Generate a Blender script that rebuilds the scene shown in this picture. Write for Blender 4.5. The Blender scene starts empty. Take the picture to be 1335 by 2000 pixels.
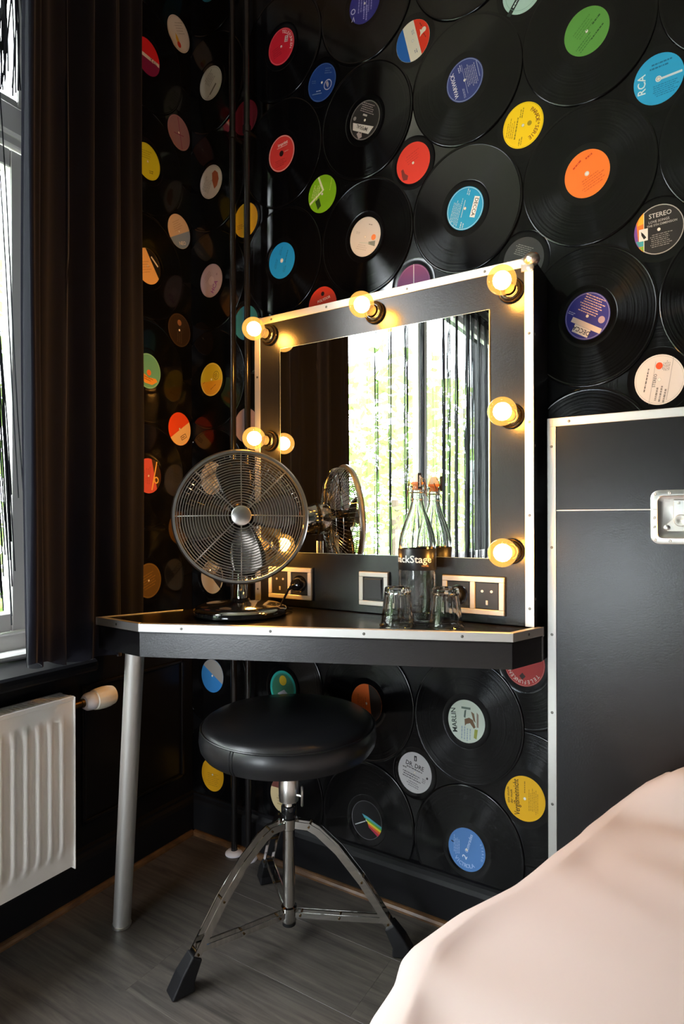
import bpy, math, random
from mathutils import Vector, Matrix
random.seed(7)
sc = bpy.context.scene
col = sc.collection
R_ = math.radians
PI = math.pi

# ------------------------------------------------------------------ camera
CAM_H = 1.02
YAW = R_(31.555)
cam = bpy.data.cameras.new('camera')
cam.sensor_fit = 'VERTICAL'
cam.sensor_height = 36.0
cam.sensor_width = 24.0
cam.lens = 1176.65 / 2000 * 36
cam.shift_y = 16.6 / 2000
cam.clip_start = 0.02
camo = bpy.data.objects.new('camera', cam)
col.objects.link(camo)
camo.matrix_world = (Matrix.Translation((0, 0, CAM_H)) @ Matrix.Rotation(YAW, 4, 'Z')
                     @ Matrix.Rotation(PI / 2, 4, 'X') @ Matrix.Rotation(R_(-0.151), 4, 'Z'))
sc.camera = camo

# ------------------------------------------------------------------ world, light, exposure
world = bpy.data.worlds.new('overcast_sky')
sc.world = world
world.use_nodes = True
bg = world.node_tree.nodes['Background']
bg.inputs[0].default_value = (0.90, 0.95, 1.0, 1)
bg.inputs[1].default_value = 29.0
pl = bpy.data.lights.new('window_portal', 'AREA')
pl.shape = 'RECTANGLE'
pl.size = 3.65
pl.size_y = 1.95
pl.cycles.is_portal = True
plo = bpy.data.objects.new('window_portal', pl)
col.objects.link(plo)
plo.location = (-1.80, -0.795, 1.63)
plo.rotation_euler = Vector((1, 0, 0)).to_track_quat('-Z', 'Y').to_euler()
pl2 = bpy.data.lights.new('rear_window_portal', 'AREA')
pl2.shape = 'RECTANGLE'; pl2.size = 1.05; pl2.size_y = .92; pl2.cycles.is_portal = True
plo2 = bpy.data.objects.new('rear_window_portal', pl2)
col.objects.link(plo2)
plo2.location = (-.775, -2.90, .52)
plo2.rotation_euler = Vector((0, 1, 0)).to_track_quat('-Z', 'Y').to_euler()
vs = sc.view_settings
vs.view_transform = 'Standard'
vs.look = 'None'
vs.gamma = 1.0
vs.exposure = 0.0
vs.use_curve_mapping = False
sc.cycles.use_denoising = True
sc.cycles.max_bounces = 14
sc.cycles.transparent_max_bounces = 24
sc.cycles.transmission_bounces = 12
sc.cycles.sample_clamp_indirect = 6.0
sc.cycles.caustics_reflective = True
sc.cycles.caustics_refractive = True
sc.cycles.blur_glossy = 0.5

# ------------------------------------------------------------------ materials
def lin(c):
    c = c.lstrip('#')
    out = []
    for i in (0, 2, 4):
        v = int(c[i:i + 2], 16) / 255
        out.append(v / 12.92 if v <= 0.04045 else ((v + 0.055) / 1.055) ** 2.4)
    return (out[0], out[1], out[2], 1)

MATS = {}
def mat(name, color=(0.8, 0.8, 0.8, 1), rough=0.5, metal=0.0, spec=0.5, **kw):
    if name in MATS:
        return MATS[name]
    m = bpy.data.materials.new(name)
    m.use_nodes = True
    b = m.node_tree.nodes['Principled BSDF']
    if isinstance(color, str):
        color = lin(color)
    if len(color) == 3:
        color = (*color, 1)
    b.inputs['Base Color'].default_value = color
    b.inputs['Roughness'].default_value = rough
    b.inputs['Metallic'].default_value = metal
    b.inputs['Specular IOR Level'].default_value = spec
    for k, v in kw.items():
        b.inputs[k.replace('_', ' ')].default_value = v
    MATS[name] = m
    return m

def nodes_of(m):
    return m.node_tree.nodes, m.node_tree.links, m.node_tree.nodes['Principled BSDF']

def add_noise(m, scale, amount, dist=0.002, stretch=(1, 1, 1), bump=0.0, colors=None, detail=6):
    n, l, b = nodes_of(m)
    tc = n.new('ShaderNodeTexCoord')
    mp = n.new('ShaderNodeMapping')
    mp.inputs['Scale'].default_value = stretch
    l.new(tc.outputs['Object'], mp.inputs['Vector'])
    nz = n.new('ShaderNodeTexNoise')
    nz.inputs['Scale'].default_value = scale
    nz.inputs['Detail'].default_value = detail
    l.new(mp.outputs['Vector'], nz.inputs['Vector'])
    if colors:
        cr = n.new('ShaderNodeValToRGB')
        cr.color_ramp.elements[0].color = lin(colors[0])
        cr.color_ramp.elements[1].color = lin(colors[1])
        cr.color_ramp.elements[0].position = 0.3
        cr.color_ramp.elements[1].position = 0.72
        l.new(nz.outputs['Fac'], cr.inputs['Fac'])
        l.new(cr.outputs['Color'], b.inputs['Base Color'])
    if bump:
        bp = n.new('ShaderNodeBump')
        bp.inputs['Strength'].default_value = bump
        bp.inputs['Distance'].default_value = dist
        l.new(nz.outputs['Fac'], bp.inputs['Height'])
        l.new(bp.outputs['Normal'], b.inputs['Normal'])
    return m

M_wall = add_noise(mat('black_gloss_wall', (0.006, 0.006, 0.007), 0.28, spec=0.2), 14, 0, bump=0.1)
M_skirt = add_noise(mat('black_skirting', (0.005, 0.005, 0.006), 0.5, spec=0.2), 14, 0, bump=0.05)
M_ceil = add_noise(mat('ceiling_paint', '#a8a39d', 0.9), 40, 0, bump=0.05)
M_room = add_noise(mat('room_paint', '#3e3a38', 0.7), 30, 0, bump=0.05)
M_white = add_noise(mat('white_gloss_paint', '#f6f3ef', 0.35), 25, 0, bump=0.06)
M_rad = add_noise(mat('radiator_enamel', '#f4efe9', 0.3), 20, 0, bump=0.04)
M_lam = add_noise(mat('black_laminate', (0.010, 0.0098, 0.0112), 0.27), 260, 0, bump=0.25, dist=0.0006)
M_lamgloss = add_noise(mat('black_desk_top', (0.006, 0.0055, 0.0055), 0.22, spec=0.3), 180, 0, bump=0.08, dist=0.0005)
M_alu = add_noise(mat('brushed_aluminium', '#dddbd8', 0.5, 1.0), 60, 0, stretch=(1, 1, 14), bump=0.08, dist=0.0005)
M_chrome = add_noise(mat('chrome', '#d6d4d0', 0.07, 1.0), 30, 0, bump=0.01)
M_chromer = add_noise(mat('satin_chrome', '#d8d5d1', 0.3, 1.0), 40, 0, bump=0.03)
M_blade = add_noise(mat('blade_metal', '#55504b', 0.22, 1.0), 40, 0, bump=0.03)
M_screw = mat('screw_steel', '#77746f', 0.4, 1.0)
M_black = add_noise(mat('black_plastic', (0.012, 0.012, 0.013), 0.35), 90, 0, bump=0.05)
M_gloss = mat('black_gloss_plastic', (0.008, 0.008, 0.009), 0.08)
M_rubber = add_noise(mat('black_rubber', (0.006, 0.006, 0.007), 0.55, spec=0.3), 120, 0, bump=0.2, dist=0.0006)
M_plate = mat('switch_plate_silver', '#cfcac4', 0.35, 0.25)
M_insert = add_noise(mat('anthracite_insert', (0.022, 0.021, 0.021), 0.4), 150, 0, bump=0.05)
M_pipe = mat('black_pipe_paint', (0.010, 0.009, 0.009), 0.2)
M_curt = add_noise(mat('dark_velvet', (0.010, 0.0100, 0.0165), 0.9, spec=0.1), 220, 0, bump=0.2, dist=0.0008)
M_curt.node_tree.nodes['Principled BSDF'].inputs['Sheen Weight'].default_value = 0.12
M_curt.node_tree.nodes['Principled BSDF'].inputs['Sheen Roughness'].default_value = 0.4
M_string = mat('black_string', (0.012, 0.012, 0.018), 0.7)
M_sheet = add_noise(mat('white_cotton', '#bdafac', 0.85, spec=0.2), 9, 0, bump=0.18, dist=0.006, detail=3)
M_leather = add_noise(mat('black_leather', (0.011, 0.011, 0.0125), 0.32), 110, 0, bump=0.16, dist=0.0008)
M_trimwood = add_noise(mat('oak_trim', '#7a5330', 0.4), 30, 0, stretch=(1, 1, 1), colors=('#412b18', '#6a4a2a'))
M_valve = add_noise(mat('cream_plastic', '#e6dfd0', 0.4), 40, 0, bump=0.02)
M_valvew = mat('white_plastic', '#dedce2', 0.35)
M_valveend = add_noise(mat('valve_end_cap', '#a99c7c', 0.4), 60, 0, bump=0.1)
M_brass = mat('old_brass', '#5d4a30', 0.4, 1.0)
M_mirror = mat('mirror_silver', '#f2f3f2', 0.0, 1.0)
M_mirroredge = mat('mirror_polished_edge', '#c8d6d0', 0.15, 0.3)
M_bark = add_noise(mat('bark', '#54463a', 0.9), 18, 0, stretch=(1, 1, .2), bump=.6, dist=.03)
M_ground = add_noise(mat('courtyard_ground', '#8d9486', 0.95), 2, 0, colors=('#6f7f5c', '#a5a59b'))
M_brick = add_noise(mat('white_painted_brick', '#c9d2dc', 0.8), 12, 0, bump=.3, dist=.01)
M_mortar = mat('grey_mortar', '#8b929c', 0.9)
M_orange = mat('orange_rubber', '#f08a4c', 0.4)
M_ceramic = mat('white_ceramic', '#efe9e0', 0.2)
M_wire = mat('steel_wire', '#b9b2a8', 0.25, 1.0)
M_band = mat('printed_black_band', (0.010, 0.010, 0.011), 0.3)
M_inkw = mat('white_ink', '#f4efe6', 0.5)
M_inko = mat('orange_ink', '#d9a05a', 0.5)

def floor_material():
    m = mat('grey_oak_laminate', '#5f5952', 0.42)
    n, l, b = nodes_of(m)
    tc = n.new('ShaderNodeTexCoord')
    oi = n.new('ShaderNodeObjectInfo')
    add = n.new('ShaderNodeVectorMath'); add.operation = 'ADD'
    comb = n.new('ShaderNodeCombineXYZ')
    mul = n.new('ShaderNodeMath'); mul.operation = 'MULTIPLY'; mul.inputs[1].default_value = 13.0
    l.new(oi.outputs['Random'], mul.inputs[0])
    l.new(mul.outputs[0], comb.inputs[0]); l.new(mul.outputs[0], comb.inputs[1])
    l.new(tc.outputs['Object'], add.inputs[0]); l.new(comb.outputs[0], add.inputs[1])
    mp = n.new('ShaderNodeMapping'); mp.inputs['Scale'].default_value = (1.0, 15, 1)
    l.new(add.outputs[0], mp.inputs['Vector'])
    nz = n.new('ShaderNodeTexNoise'); nz.inputs['Scale'].default_value = 4.0; nz.inputs['Detail'].default_value = 10
    nz.inputs['Roughness'].default_value = 0.65; nz.inputs['Distortion'].default_value = 0.8
    l.new(mp.outputs['Vector'], nz.inputs['Vector'])
    cr = n.new('ShaderNodeValToRGB')
    cr.color_ramp.elements[0].position = 0.32; cr.color_ramp.elements[0].color = lin('#3a3633')
    cr.color_ramp.elements[1].position = 0.68; cr.color_ramp.elements[1].color = lin('#645d56')
    l.new(nz.outputs['Fac'], cr.inputs['Fac'])
    l.new(cr.outputs['Color'], b.inputs['Base Color'])
    bp = n.new('ShaderNodeBump'); bp.inputs['Strength'].default_value = 0.15; bp.inputs['Distance'].default_value = 0.001
    l.new(nz.outputs['Fac'], bp.inputs['Height']); l.new(bp.outputs['Normal'], b.inputs['Normal'])
    return m
M_floor = floor_material()

def vinyl_material(name, rough, aniso, sharp):
    # concentric grooves: smooth along the groove, very rough across it, plus the lacquer's own sharp reflection
    m = bpy.data.materials.new(name); m.use_nodes = True
    n, l = m.node_tree.nodes, m.node_tree.links
    n.remove(n['Principled BSDF'])
    df = n.new('ShaderNodeBsdfDiffuse'); df.inputs[0].default_value = (0.0022, 0.0022, 0.0026, 1)
    g1 = n.new('ShaderNodeBsdfAnisotropic'); g1.inputs['Color'].default_value = (1, 1, 1, 1)
    g1.inputs['Anisotropy'].default_value = aniso
    tg = n.new('ShaderNodeTangent'); tg.direction_type = 'RADIAL'; tg.axis = 'Z'
    l.new(tg.outputs[0], g1.inputs['Tangent'])
    tc = n.new('ShaderNodeTexCoord')
    ln = n.new('ShaderNodeVectorMath'); ln.operation = 'LENGTH'
    mp = n.new('ShaderNodeMapping'); mp.inputs['Scale'].default_value = (1 / 0.9454, 1 / 1.06, 0)
    l.new(tc.outputs['Object'], mp.inputs['Vector']); l.new(mp.outputs[0], ln.inputs[0])
    nz = n.new('ShaderNodeTexNoise'); nz.noise_dimensions = '1D'
    nz.inputs['Scale'].default_value = 260; nz.inputs['Detail'].default_value = 3
    l.new(ln.outputs['Value'], nz.inputs['W'])
    mr = n.new('ShaderNodeMapRange'); mr.inputs[1].default_value = 0.3; mr.inputs[2].default_value = 0.7
    mr.inputs[3].default_value = rough * 0.75; mr.inputs[4].default_value = rough * 1.3
    l.new(nz.outputs['Fac'], mr.inputs[0]); l.new(mr.outputs[0], g1.inputs['Roughness'])
    g2 = n.new('ShaderNodeBsdfGlossy'); g2.inputs['Roughness'].default_value = 0.08
    mx = n.new('ShaderNodeMixShader'); mx.inputs[0].default_value = 0.026
    l.new(df.outputs[0], mx.inputs[1]); l.new(g1.outputs[0], mx.inputs[2])
    fr = n.new('ShaderNodeFresnel'); fr.inputs[0].default_value = 1.5
    ml = n.new('ShaderNodeMath'); ml.operation = 'MULTIPLY'; ml.inputs[1].default_value = sharp
    l.new(fr.outputs[0], ml.inputs[0])
    m2 = n.new('ShaderNodeMixShader')
    l.new(ml.outputs[0], m2.inputs[0]); l.new(mx.outputs[0], m2.inputs[1]); l.new(g2.outputs[0], m2.inputs[2])
    l.new(m2.outputs[0], n['Material Output'].inputs['Surface'])
    return m
M_vinyl = vinyl_material('vinyl_grooves', 0.14, 0.76, 0.045)
M_vinylshiny = vinyl_material('vinyl_grooves_glossy', 0.14, 0.70, 1.0)
M_wax = mat('vinyl_run_out', (0.003, 0.003, 0.0035), 0.12, spec=0.4)

def glass_material(name, color, ior=1.45, rough=0.0):
    m = bpy.data.materials.new(name); m.use_nodes = True
    n, l = m.node_tree.nodes, m.node_tree.links
    b = n['Principled BSDF']
    b.inputs['Base Color'].default_value = color
    b.inputs['Transmission Weight'].default_value = 1.0
    b.inputs['Roughness'].default_value = rough
    b.inputs['IOR'].default_value = ior
    return m
M_glass = glass_material('clear_glass', (0.98, 0.985, 0.98, 1))

def thin_glass(name, tint, gloss=0.06, emit=None, estr=0):
    m = bpy.data.materials.new(name); m.use_nodes = True
    n, l = m.node_tree.nodes, m.node_tree.links
    n.remove(n['Principled BSDF'])
    out = n['Material Output']
    tr = n.new('ShaderNodeBsdfTransparent'); tr.inputs[0].default_value = tint
    gl = n.new('ShaderNodeBsdfGlossy'); gl.inputs['Roughness'].default_value = 0.02
    mx = n.new('ShaderNodeMixShader')
    fr = n.new('ShaderNodeFresnel'); fr.inputs[0].default_value = 1.3 if gloss else 1.0
    ge = n.new('ShaderNodeNewGeometry')
    inv = n.new('ShaderNodeMath'); inv.operation = 'SUBTRACT'; inv.inputs[0].default_value = 1.0
    mu = n.new('ShaderNodeMath'); mu.operation = 'MULTIPLY'
    l.new(ge.outputs['Backfacing'], inv.inputs[1])
    l.new(inv.outputs[0], mu.inputs[0]); l.new(fr.outputs[0], mu.inputs[1])
    l.new(mu.outputs[0], mx.inputs[0])        # reflect once, on the outer face only
    l.new(tr.outputs[0], mx.inputs[1]); l.new(gl.outputs[0], mx.inputs[2])
    last = mx
    if emit:
        em = n.new('ShaderNodeEmission'); em.inputs[0].default_value = emit; em.inputs[1].default_value = estr
        ad = n.new('ShaderNodeAddShader')
        l.new(mx.outputs[0], ad.inputs[0]); l.new(em.outputs[0], ad.inputs[1]); last = ad
    l.new(last.outputs[0], out.inputs['Surface'])
    return m
M_pane = thin_glass('window_pane_glass', (0.97, 0.98, 0.98, 1))
M_bulb = thin_glass('amber_bulb_glass', (1.0, 0.80, 0.42, 1), emit=(1.0, 0.50, 0.12, 1), estr=0.6)
def emission(name, c, s):
    m = bpy.data.materials.new(name); m.use_nodes = True
    n, l = m.node_tree.nodes, m.node_tree.links
    n.remove(n['Principled BSDF'])
    e = n.new('ShaderNodeEmission'); e.inputs[0].default_value = c; e.inputs[1].default_value = s
    l.new(e.outputs[0], n['Material Output'].inputs['Surface'])
    return m
M_filament = emission('glowing_filament', (1.0, 0.54, 0.17, 1), 190.0)

def leaf_material(name, c):
    m = mat(name, c, 0.6)
    n, l, b = nodes_of(m)
    b.inputs['Subsurface Weight'].default_value = 0.0
    tl = n.new('ShaderNodeBsdfTranslucent'); tl.inputs[0].default_value = lin(c) if isinstance(c, str) else c
    mx = n.new('ShaderNodeMixShader'); mx.inputs[0].default_value = 0.5
    l.new(b.outputs[0], mx.inputs[1]); l.new(tl.outputs[0], mx.inputs[2])
    l.new(mx.outputs[0], n['Material Output'].inputs['Surface'])
    return m
M_leaf = [leaf_material('leaf_green_a', '#587a34'), leaf_material('leaf_green_b', '#6f9044'), leaf_material('leaf_green_c', '#466a2c')]

INK = {}
def ink(hexc):
    if hexc not in INK:
        INK[hexc] = mat('label_paper_' + hexc.lstrip('#'), hexc, 0.5, spec=0.35)
    return INK[hexc]

# ------------------------------------------------------------------ mesh builder
class MB:
    def __init__(s):
        s.v = []; s.f = []; s.mi = []; s.cur = 0
    def add(s, vs, fs, M=None):
        o = len(s.v)
        for p in vs:
            p = Vector(p)
            s.v.append(tuple(M @ p if M is not None else p))
        for f in fs:
            s.f.append(tuple(i + o for i in f)); s.mi.append(s.cur)
        return s
    def box(s, a, b, M=None):
        x0, y0, z0 = a; x1, y1, z1 = b
        vs = [(x0, y0, z0), (x1, y0, z0), (x1, y1, z0), (x0, y1, z0), (x0, y0, z1), (x1, y0, z1), (x1, y1, z1), (x0, y1, z1)]
        fs = [(0, 3, 2, 1), (4, 5, 6, 7), (0, 1, 5, 4), (1, 2, 6, 5), (2, 3, 7, 6), (3, 0, 4, 7)]
        return s.add(vs, fs, M)
    def bbox(s, a, b, r=0.002, M=None):
        # chamfered box: a rounded prism in the largest-face plane
        x0, y0, z0 = [min(p, q) for p, q in zip(a, b)]; x1, y1, z1 = [max(p, q) for p, q in zip(a, b)]
        cx, cy, cz = (x0 + x1) / 2, (y0 + y1) / 2, (z0 + z1) / 2
        hx, hy, hz = (x1 - x0) / 2, (y1 - y0) / 2, (z1 - z0) / 2
        r = min(r, hx * .9, hy * .9, hz * .9)
        vs = []; idx = {}
        for sx in (-1, 1):
            for sy in (-1, 1):
                for sz in (-1, 1):
                    for ax in range(3):
                        d = [hx - r, hy - r, hz - r]; d[ax] = (hx, hy, hz)[ax]
                        idx[(sx, sy, sz, ax)] = len(vs)
                        vs.append((cx + sx * d[0], cy + sy * d[1], cz + sz * d[2]))
        fs = []
        q = lambda *k: [idx[t] for t in k]
        for sg in (-1, 1):
            fs.append(q((sg, -1, -1, 0), (sg, 1, -1, 0), (sg, 1, 1, 0), (sg, -1, 1, 0))[::sg])
            fs.append(q((-1, sg, -1, 1), (-1, sg, 1, 1), (1, sg, 1, 1), (1, sg, -1, 1))[::sg])
            fs.append(q((-1, -1, sg, 2), (1, -1, sg, 2), (1, 1, sg, 2), (-1, 1, sg, 2))[::sg])
        for s1 in (-1, 1):
            for s2 in (-1, 1):
                k = s1 * s2
                fs.append(q((s1, s2, -1, 0), (s1, s2, -1, 1), (s1, s2, 1, 1), (s1, s2, 1, 0))[::k])
                fs.append(q((s1, -1, s2, 0), (s1, 1, s2, 0), (s1, 1, s2, 2), (s1, -1, s2, 2))[::k])
                fs.append(q((-1, s1, s2, 1), (-1, s1, s2, 2), (1, s1, s2, 2), (1, s1, s2, 1))[::k])
                for s3 in (-1, 1):
                    fs.append(q((s1, s2, s3, 0), (s1, s2, s3, 1), (s1, s2, s3, 2))[::s1 * s2 * s3])
        return s.add(vs, fs, M)
    def lathe(s, prof, n=32, M=None, cap0=False, cap1=False, sx=1, sy=1):
        vs = []; fs = []
        for r, z in prof:
            for i in range(n):
                a = 2 * PI * i / n
                vs.append((r * math.cos(a) * sx, r * math.sin(a) * sy, z))
        for k in range(len(prof) - 1):
            for i in range(n):
                j = (i + 1) % n
                fs.append((k * n + i, k * n + j, (k + 1) * n + j, (k + 1) * n + i))
        if cap0: fs.append(tuple(range(n))[::-1])
        if cap1: fs.append(tuple((len(prof) - 1) * n + i for i in range(n)))
        return s.add(vs, fs, M)
    def tube(s, pts, r, n=8, cap=True, closed=False, M=None):
        pts = [Vector(p) for p in pts]; m = len(pts)
        rr = r if isinstance(r, (list, tuple)) else [r] * m
        vs = []; fs = []
        prev = None
        for i, p in enumerate(pts):
            if closed: t = pts[(i + 1) % m] - pts[i - 1]
            else: t = pts[min(i + 1, m - 1)] - pts[max(i - 1, 0)]
            t.normalize()
            if prev is None:
                up = Vector((0, 0, 1)) if abs(t.z) < 0.9 else Vector((1, 0, 0))
                a = t.cross(up).normalized()
            else:
                a = (prev - t * prev.dot(t)).normalized()
            prev = a
            b = t.cross(a)
            for k in range(n):
                th = 2 * PI * k / n
                vs.append(p + (a * math.cos(th) + b * math.sin(th)) * rr[i])
        seg = m if closed else m - 1
        for i in range(seg):
            i2 = (i + 1) % m
            for k in range(n):
                k2 = (k + 1) % n
                fs.append((i * n + k, i * n + k2, i2 * n + k2, i2 * n + k))
        if cap and not closed:
            fs.append(tuple(range(n))[::-1]); fs.append(tuple((m - 1) * n + k for k in range(n)))
        return s.add(vs, fs, M)
    def prism(s, poly, z0, z1, M=None):
        n = len(poly)
        vs = [(x, y, z0) for x, y in poly] + [(x, y, z1) for x, y in poly]
        fs = [tuple(range(n))[::-1], tuple(range(n, 2 * n))]
        for i in range(n):
            j = (i + 1) % n
            fs.append((i, j, n + j, n + i))
        return s.add(vs, fs, M)
    def grid(s, fn, nu, nv, M=None):
        vs = [fn(i / nu, j / nv) for j in range(nv + 1) for i in range(nu + 1)]
        fs = []
        for j in range(nv):
            for i in range(nu):
                a = j * (nu + 1) + i
                fs.append((a, a + 1, a + nu + 2, a + nu + 1))
        return s.add(vs, fs, M)
    def build(s, name, m, parent=None, smooth=False, M=None, mats=None):
        me = bpy.data.meshes.new(name)
        me.from_pydata(s.v, [], s.f)
        for mm in (mats or [m]): me.materials.append(mm)
        if mats: me.polygons.foreach_set('material_index', s.mi)
        if smooth:
            me.polygons.foreach_set('use_smooth', [True] * len(me.polygons))
            try: me.set_sharp_from_angle(angle=R_(smooth if not isinstance(smooth, bool) else 40))
            except Exception: pass
        me.update()
        o = bpy.data.objects.new(name, me)
        col.objects.link(o)
        if parent is not None: o.parent = parent
        if M is not None: o.matrix_basis = M
        return o

def tag(o, label, cat, group=None):
    o['label'] = label; o['category'] = cat
    if group: o['group'] = group
    return o
def thing(name, label, cat, loc=(0, 0, 0), group=None):
    o = bpy.data.objects.new(name, None)
    o.empty_display_size = 0.05
    col.objects.link(o); o.location = loc
    return tag(o, label, cat, group)
def struct(o, label=None, cat=None):
    o['kind'] = 'structure'
    if label: o['label'] = label
    if cat: o['category'] = cat
    return o

# ------------------------------------------------------------------ the room
XL, YB = -1.4705, 1.4475          # inner faces of the window wall and the record wall
XR, YN, ZC = 2.7, -2.75, 2.92
WY0, WY1, WZ0, WZ1 = -2.62, 1.03, 0.655, 2.62     # window opening

b = MB().box((XL - .35, YN - .1, -0.12), (XR + .1, YB + .2, -0.006))
floor = struct(b.build('floor', M_mortar), 'grey wood laminate floor', 'floor')
pw, plen = 0.193, 1.285
pm = MB().bbox((0, 0, -0.006), (plen - .0002, pw - .0002, 0.0), 0.0003).build('plank', M_floor, floor)
first = True
j = 0
y = YB
while y > YN:
    y -= pw
    x = XL - (0.37 * (j * 7 % 5)) * 0.61
    while x < XR:
        if first: o = pm; first = False
        else:
            o = pm.copy(); col.objects.link(o); o.parent = floor
        o.location = (x, y, 0)
        x += plen
    j += 1

b = MB().box((XL - .35, YB, -.1), (XR + .1, YB + .15, ZC + .1))
struct(b.build('wall_back', M_wall), 'black wall covered in vinyl records', 'wall')
b = MB()
b.box((XL - .35, YN, -.1), (XL, YB, WZ0 - .03))
b.box((XL - .35, YN, WZ1), (XL, YB, ZC + .1))
b.box((XL - .35, WY1, WZ0 - .03), (XL, YB, WZ1))
b.box((XL - .35, YN, WZ0 - .03), (XL, WY0, WZ1))
wl = struct(b.build('wall_left', M_wall), 'black window wall with records beside the curtain', 'wall')
struct(MB().box((XR, YN, -.1), (XR + .1, YB, ZC + .1)).build('wall_right', M_room), 'dark side wall', 'wall')
VX0, VX1, VZ0, VZ1 = -1.30, -.25, .06, .98      # second, low window in the wall behind the camera
b = MB()
b.box((XL - .35, YN - .1, -.1), (VX0, YN, ZC + .1)); b.box((VX1, YN - .1, -.1), (XR + .1, YN, ZC + .1))
b.box((VX0, YN - .1, -.1), (VX1, YN, VZ0)); b.box((VX0, YN - .1, VZ1), (VX1, YN, ZC + .1))
struct(b.build('wall_front', M_room), 'wall opposite the records with a second window', 'wall')
w2 = struct(MB().bbox((VX0, YN - .08, VZ0), (VX1, YN - .02, VZ0 + .05), .004).build('window_2', M_white), 'white framed window opposite the records', 'window')
for nm, a, c in (('frame_head', (VX0, YN - .08, VZ1 - .05), (VX1, YN - .02, VZ1)), ('frame_jamb', (VX0, YN - .08, VZ0 + .05), (VX0 + .05, YN - .02, VZ1 - .05)),
                 ('frame_jamb', (VX1 - .05, YN - .08, VZ0 + .05), (VX1, YN - .02, VZ1 - .05))):
    MB().bbox(a, c, .004).build(nm, M_white, w2)
MB().box((VX0 + .048, YN - .052, VZ0 + .048), (VX1 - .048, YN - .048, VZ1 - .048)).build('pane', M_pane, w2)
struct(MB().box((XL - .35, YN - .1, ZC), (XR + .1, YB + .15, ZC + .1)).build('ceiling', M_ceil), 'pale ceiling', 'ceiling')

# skirting boards, black with a moulded top, and an oak strip at the floor
sk = [(0, 0), (.022, 0), (.022, .098), (.017, .108), (.010, .116), (.010, .124), (0, .128)]
def skirt(name, p0, p1, nrm, prof, m):
    p0, p1, nrm = Vector(p0), Vector(p1), Vector(nrm)
    vs = []
    for p in (p0, p1):
        for a, z in prof: vs.append(p + nrm * a + Vector((0, 0, z)))
    n = len(prof)
    fs = [tuple(range(n)), tuple(range(n, 2 * n))[::-1]]
    for i in range(n): fs.append((i, (i + 1) % n, n + (i + 1) % n, n + i))
    return struct(MB().add(vs, fs).build(name, m))
skirt('baseboard_back', (XL, YB, 0), (-.31, YB, 0), (0, -1, 0), sk, M_skirt)
skirt('baseboard_left', (XL, YN, 0), (XL, YB, 0), (1, 0, 0), sk, M_skirt)
qt = [(0.022, 0), (.036, 0), (.0355, .005), (.032, .0105), (.027, .0135), (.022, .014)]
skirt('trim_1', (XL + .03, YB, 0), (-.31, YB, 0), (0, -1, 0), qt, M_trimwood)
skirt('trim_2', (XL, YN, 0), (XL, YB - .03, 0), (1, 0, 0), qt, M_trimwood)
# moulded panelling below the sill
b = MB()
for y0, y1 in ((1.03, 1.40), (.55, .97), (0, .49)):
    for a in ((y0, .19, y1, .20), (y0, .56, y1, .57), (y0, .19, y0 + .01, .57), (y1 - .01, .19, y1, .57)):
        b.bbox((XL, a[0], a[1]), (XL + .008, a[2], a[3]), .002)
struct(b.build('trim_3', M_wall))

# ------------------------------------------------------------------ the window
XF = -1.60    # room side of the window frame
win = struct(MB().box((XF - .07, WY0, WZ0), (XF, WY0 + .06, WZ1)).build('window_1', M_white), 'white framed window with transom lights', 'window')
def wpart(name, a, c, r=.004, m=M_white, parent=win):
    return MB().bbox(a, c, r).build(name, m, parent)
wpart('frame_jamb', (XF - .07, WY1 - .06, WZ0), (XF, WY1, WZ1))
wpart('frame_head', (XF - .07, WY0 + .06, WZ1 - .06), (XF, WY1 - .06, WZ1))
wpart('frame_sill', (XF - .07, WY0 + .06, WZ0), (XF, WY1 - .06, WZ0 + .065))
wpart('transom_bar', (XF - .07, .040, 2.055), (XF + .012, WY1 - .06, 2.135), .006)
wpart('transom_lip', (XF - .02, .040, 2.028), (XF + .004, WY1 - .06, 2.053))
wpart('sill_nosing', (XF, WY0 + .01, WZ0 + .0005), (XF + .05, WY1 - .01, WZ0 + .02), .006)
for ym in (-1.03, 0.02):
    wpart('mullion', (XF - .060, ym - .018, WZ0 + .065), (XF - .008, ym + .018, WZ1 - .06))
bays = ((WY0 + .06, -1.05), (-1.01, 0.0), (.04, WY1 - .06))
for y0, y1 in bays:
    for z0, z1, t in (((WZ0 + .068, 2.026, .05), (2.137, WZ1 - .062, .03)) if y0 > 0 else ((WZ0 + .068, WZ1 - .062, .05),)):
        sash = MB()
        x0, x1 = XF - .055, XF - .012
        sash.bbox((x0, y0 + .002, z0), (x1, y0 + t, z1), .003)
        sash.bbox((x0, y1 - t, z0), (x1, y1 - .002, z1), .003)
        sash.bbox((x0, y0 + t, z0), (x1, y1 - t, z0 + t), .003)
        sash.bbox((x0, y0 + t, z1 - t), (x1, y1 - t, z1), .003)
        so = sash.build('sash', M_white, win)
        MB().box((XF - .036, y0 + t - .004, z0 + t - .004), (XF - .032, y1 - t + .004, z1 - t + .004)).build('pane', M_pane, so)
# black inner ledge with a rounded front
prof = [(XF + .002, .620), (-1.405, .620), (-1.398, .626), (-1.395, .636), (-1.398, .646), (-1.405, .652), (XF + .002, .653)]
vs = [(x, WY0 + .001, z) for x, z in prof] + [(x, WY1 - .001, z) for x, z in prof]
n = len(prof)
fs = [tuple(range(n)), tuple(range(n, 2 * n))[::-1]] + [(i, n + i, n + (i + 1) % n, (i + 1) % n) for i in range(n)]
tag(MB().add(vs, fs).build('window_ledge', M_wall), 'black painted ledge under the window above the radiator', 'ledge')

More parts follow.
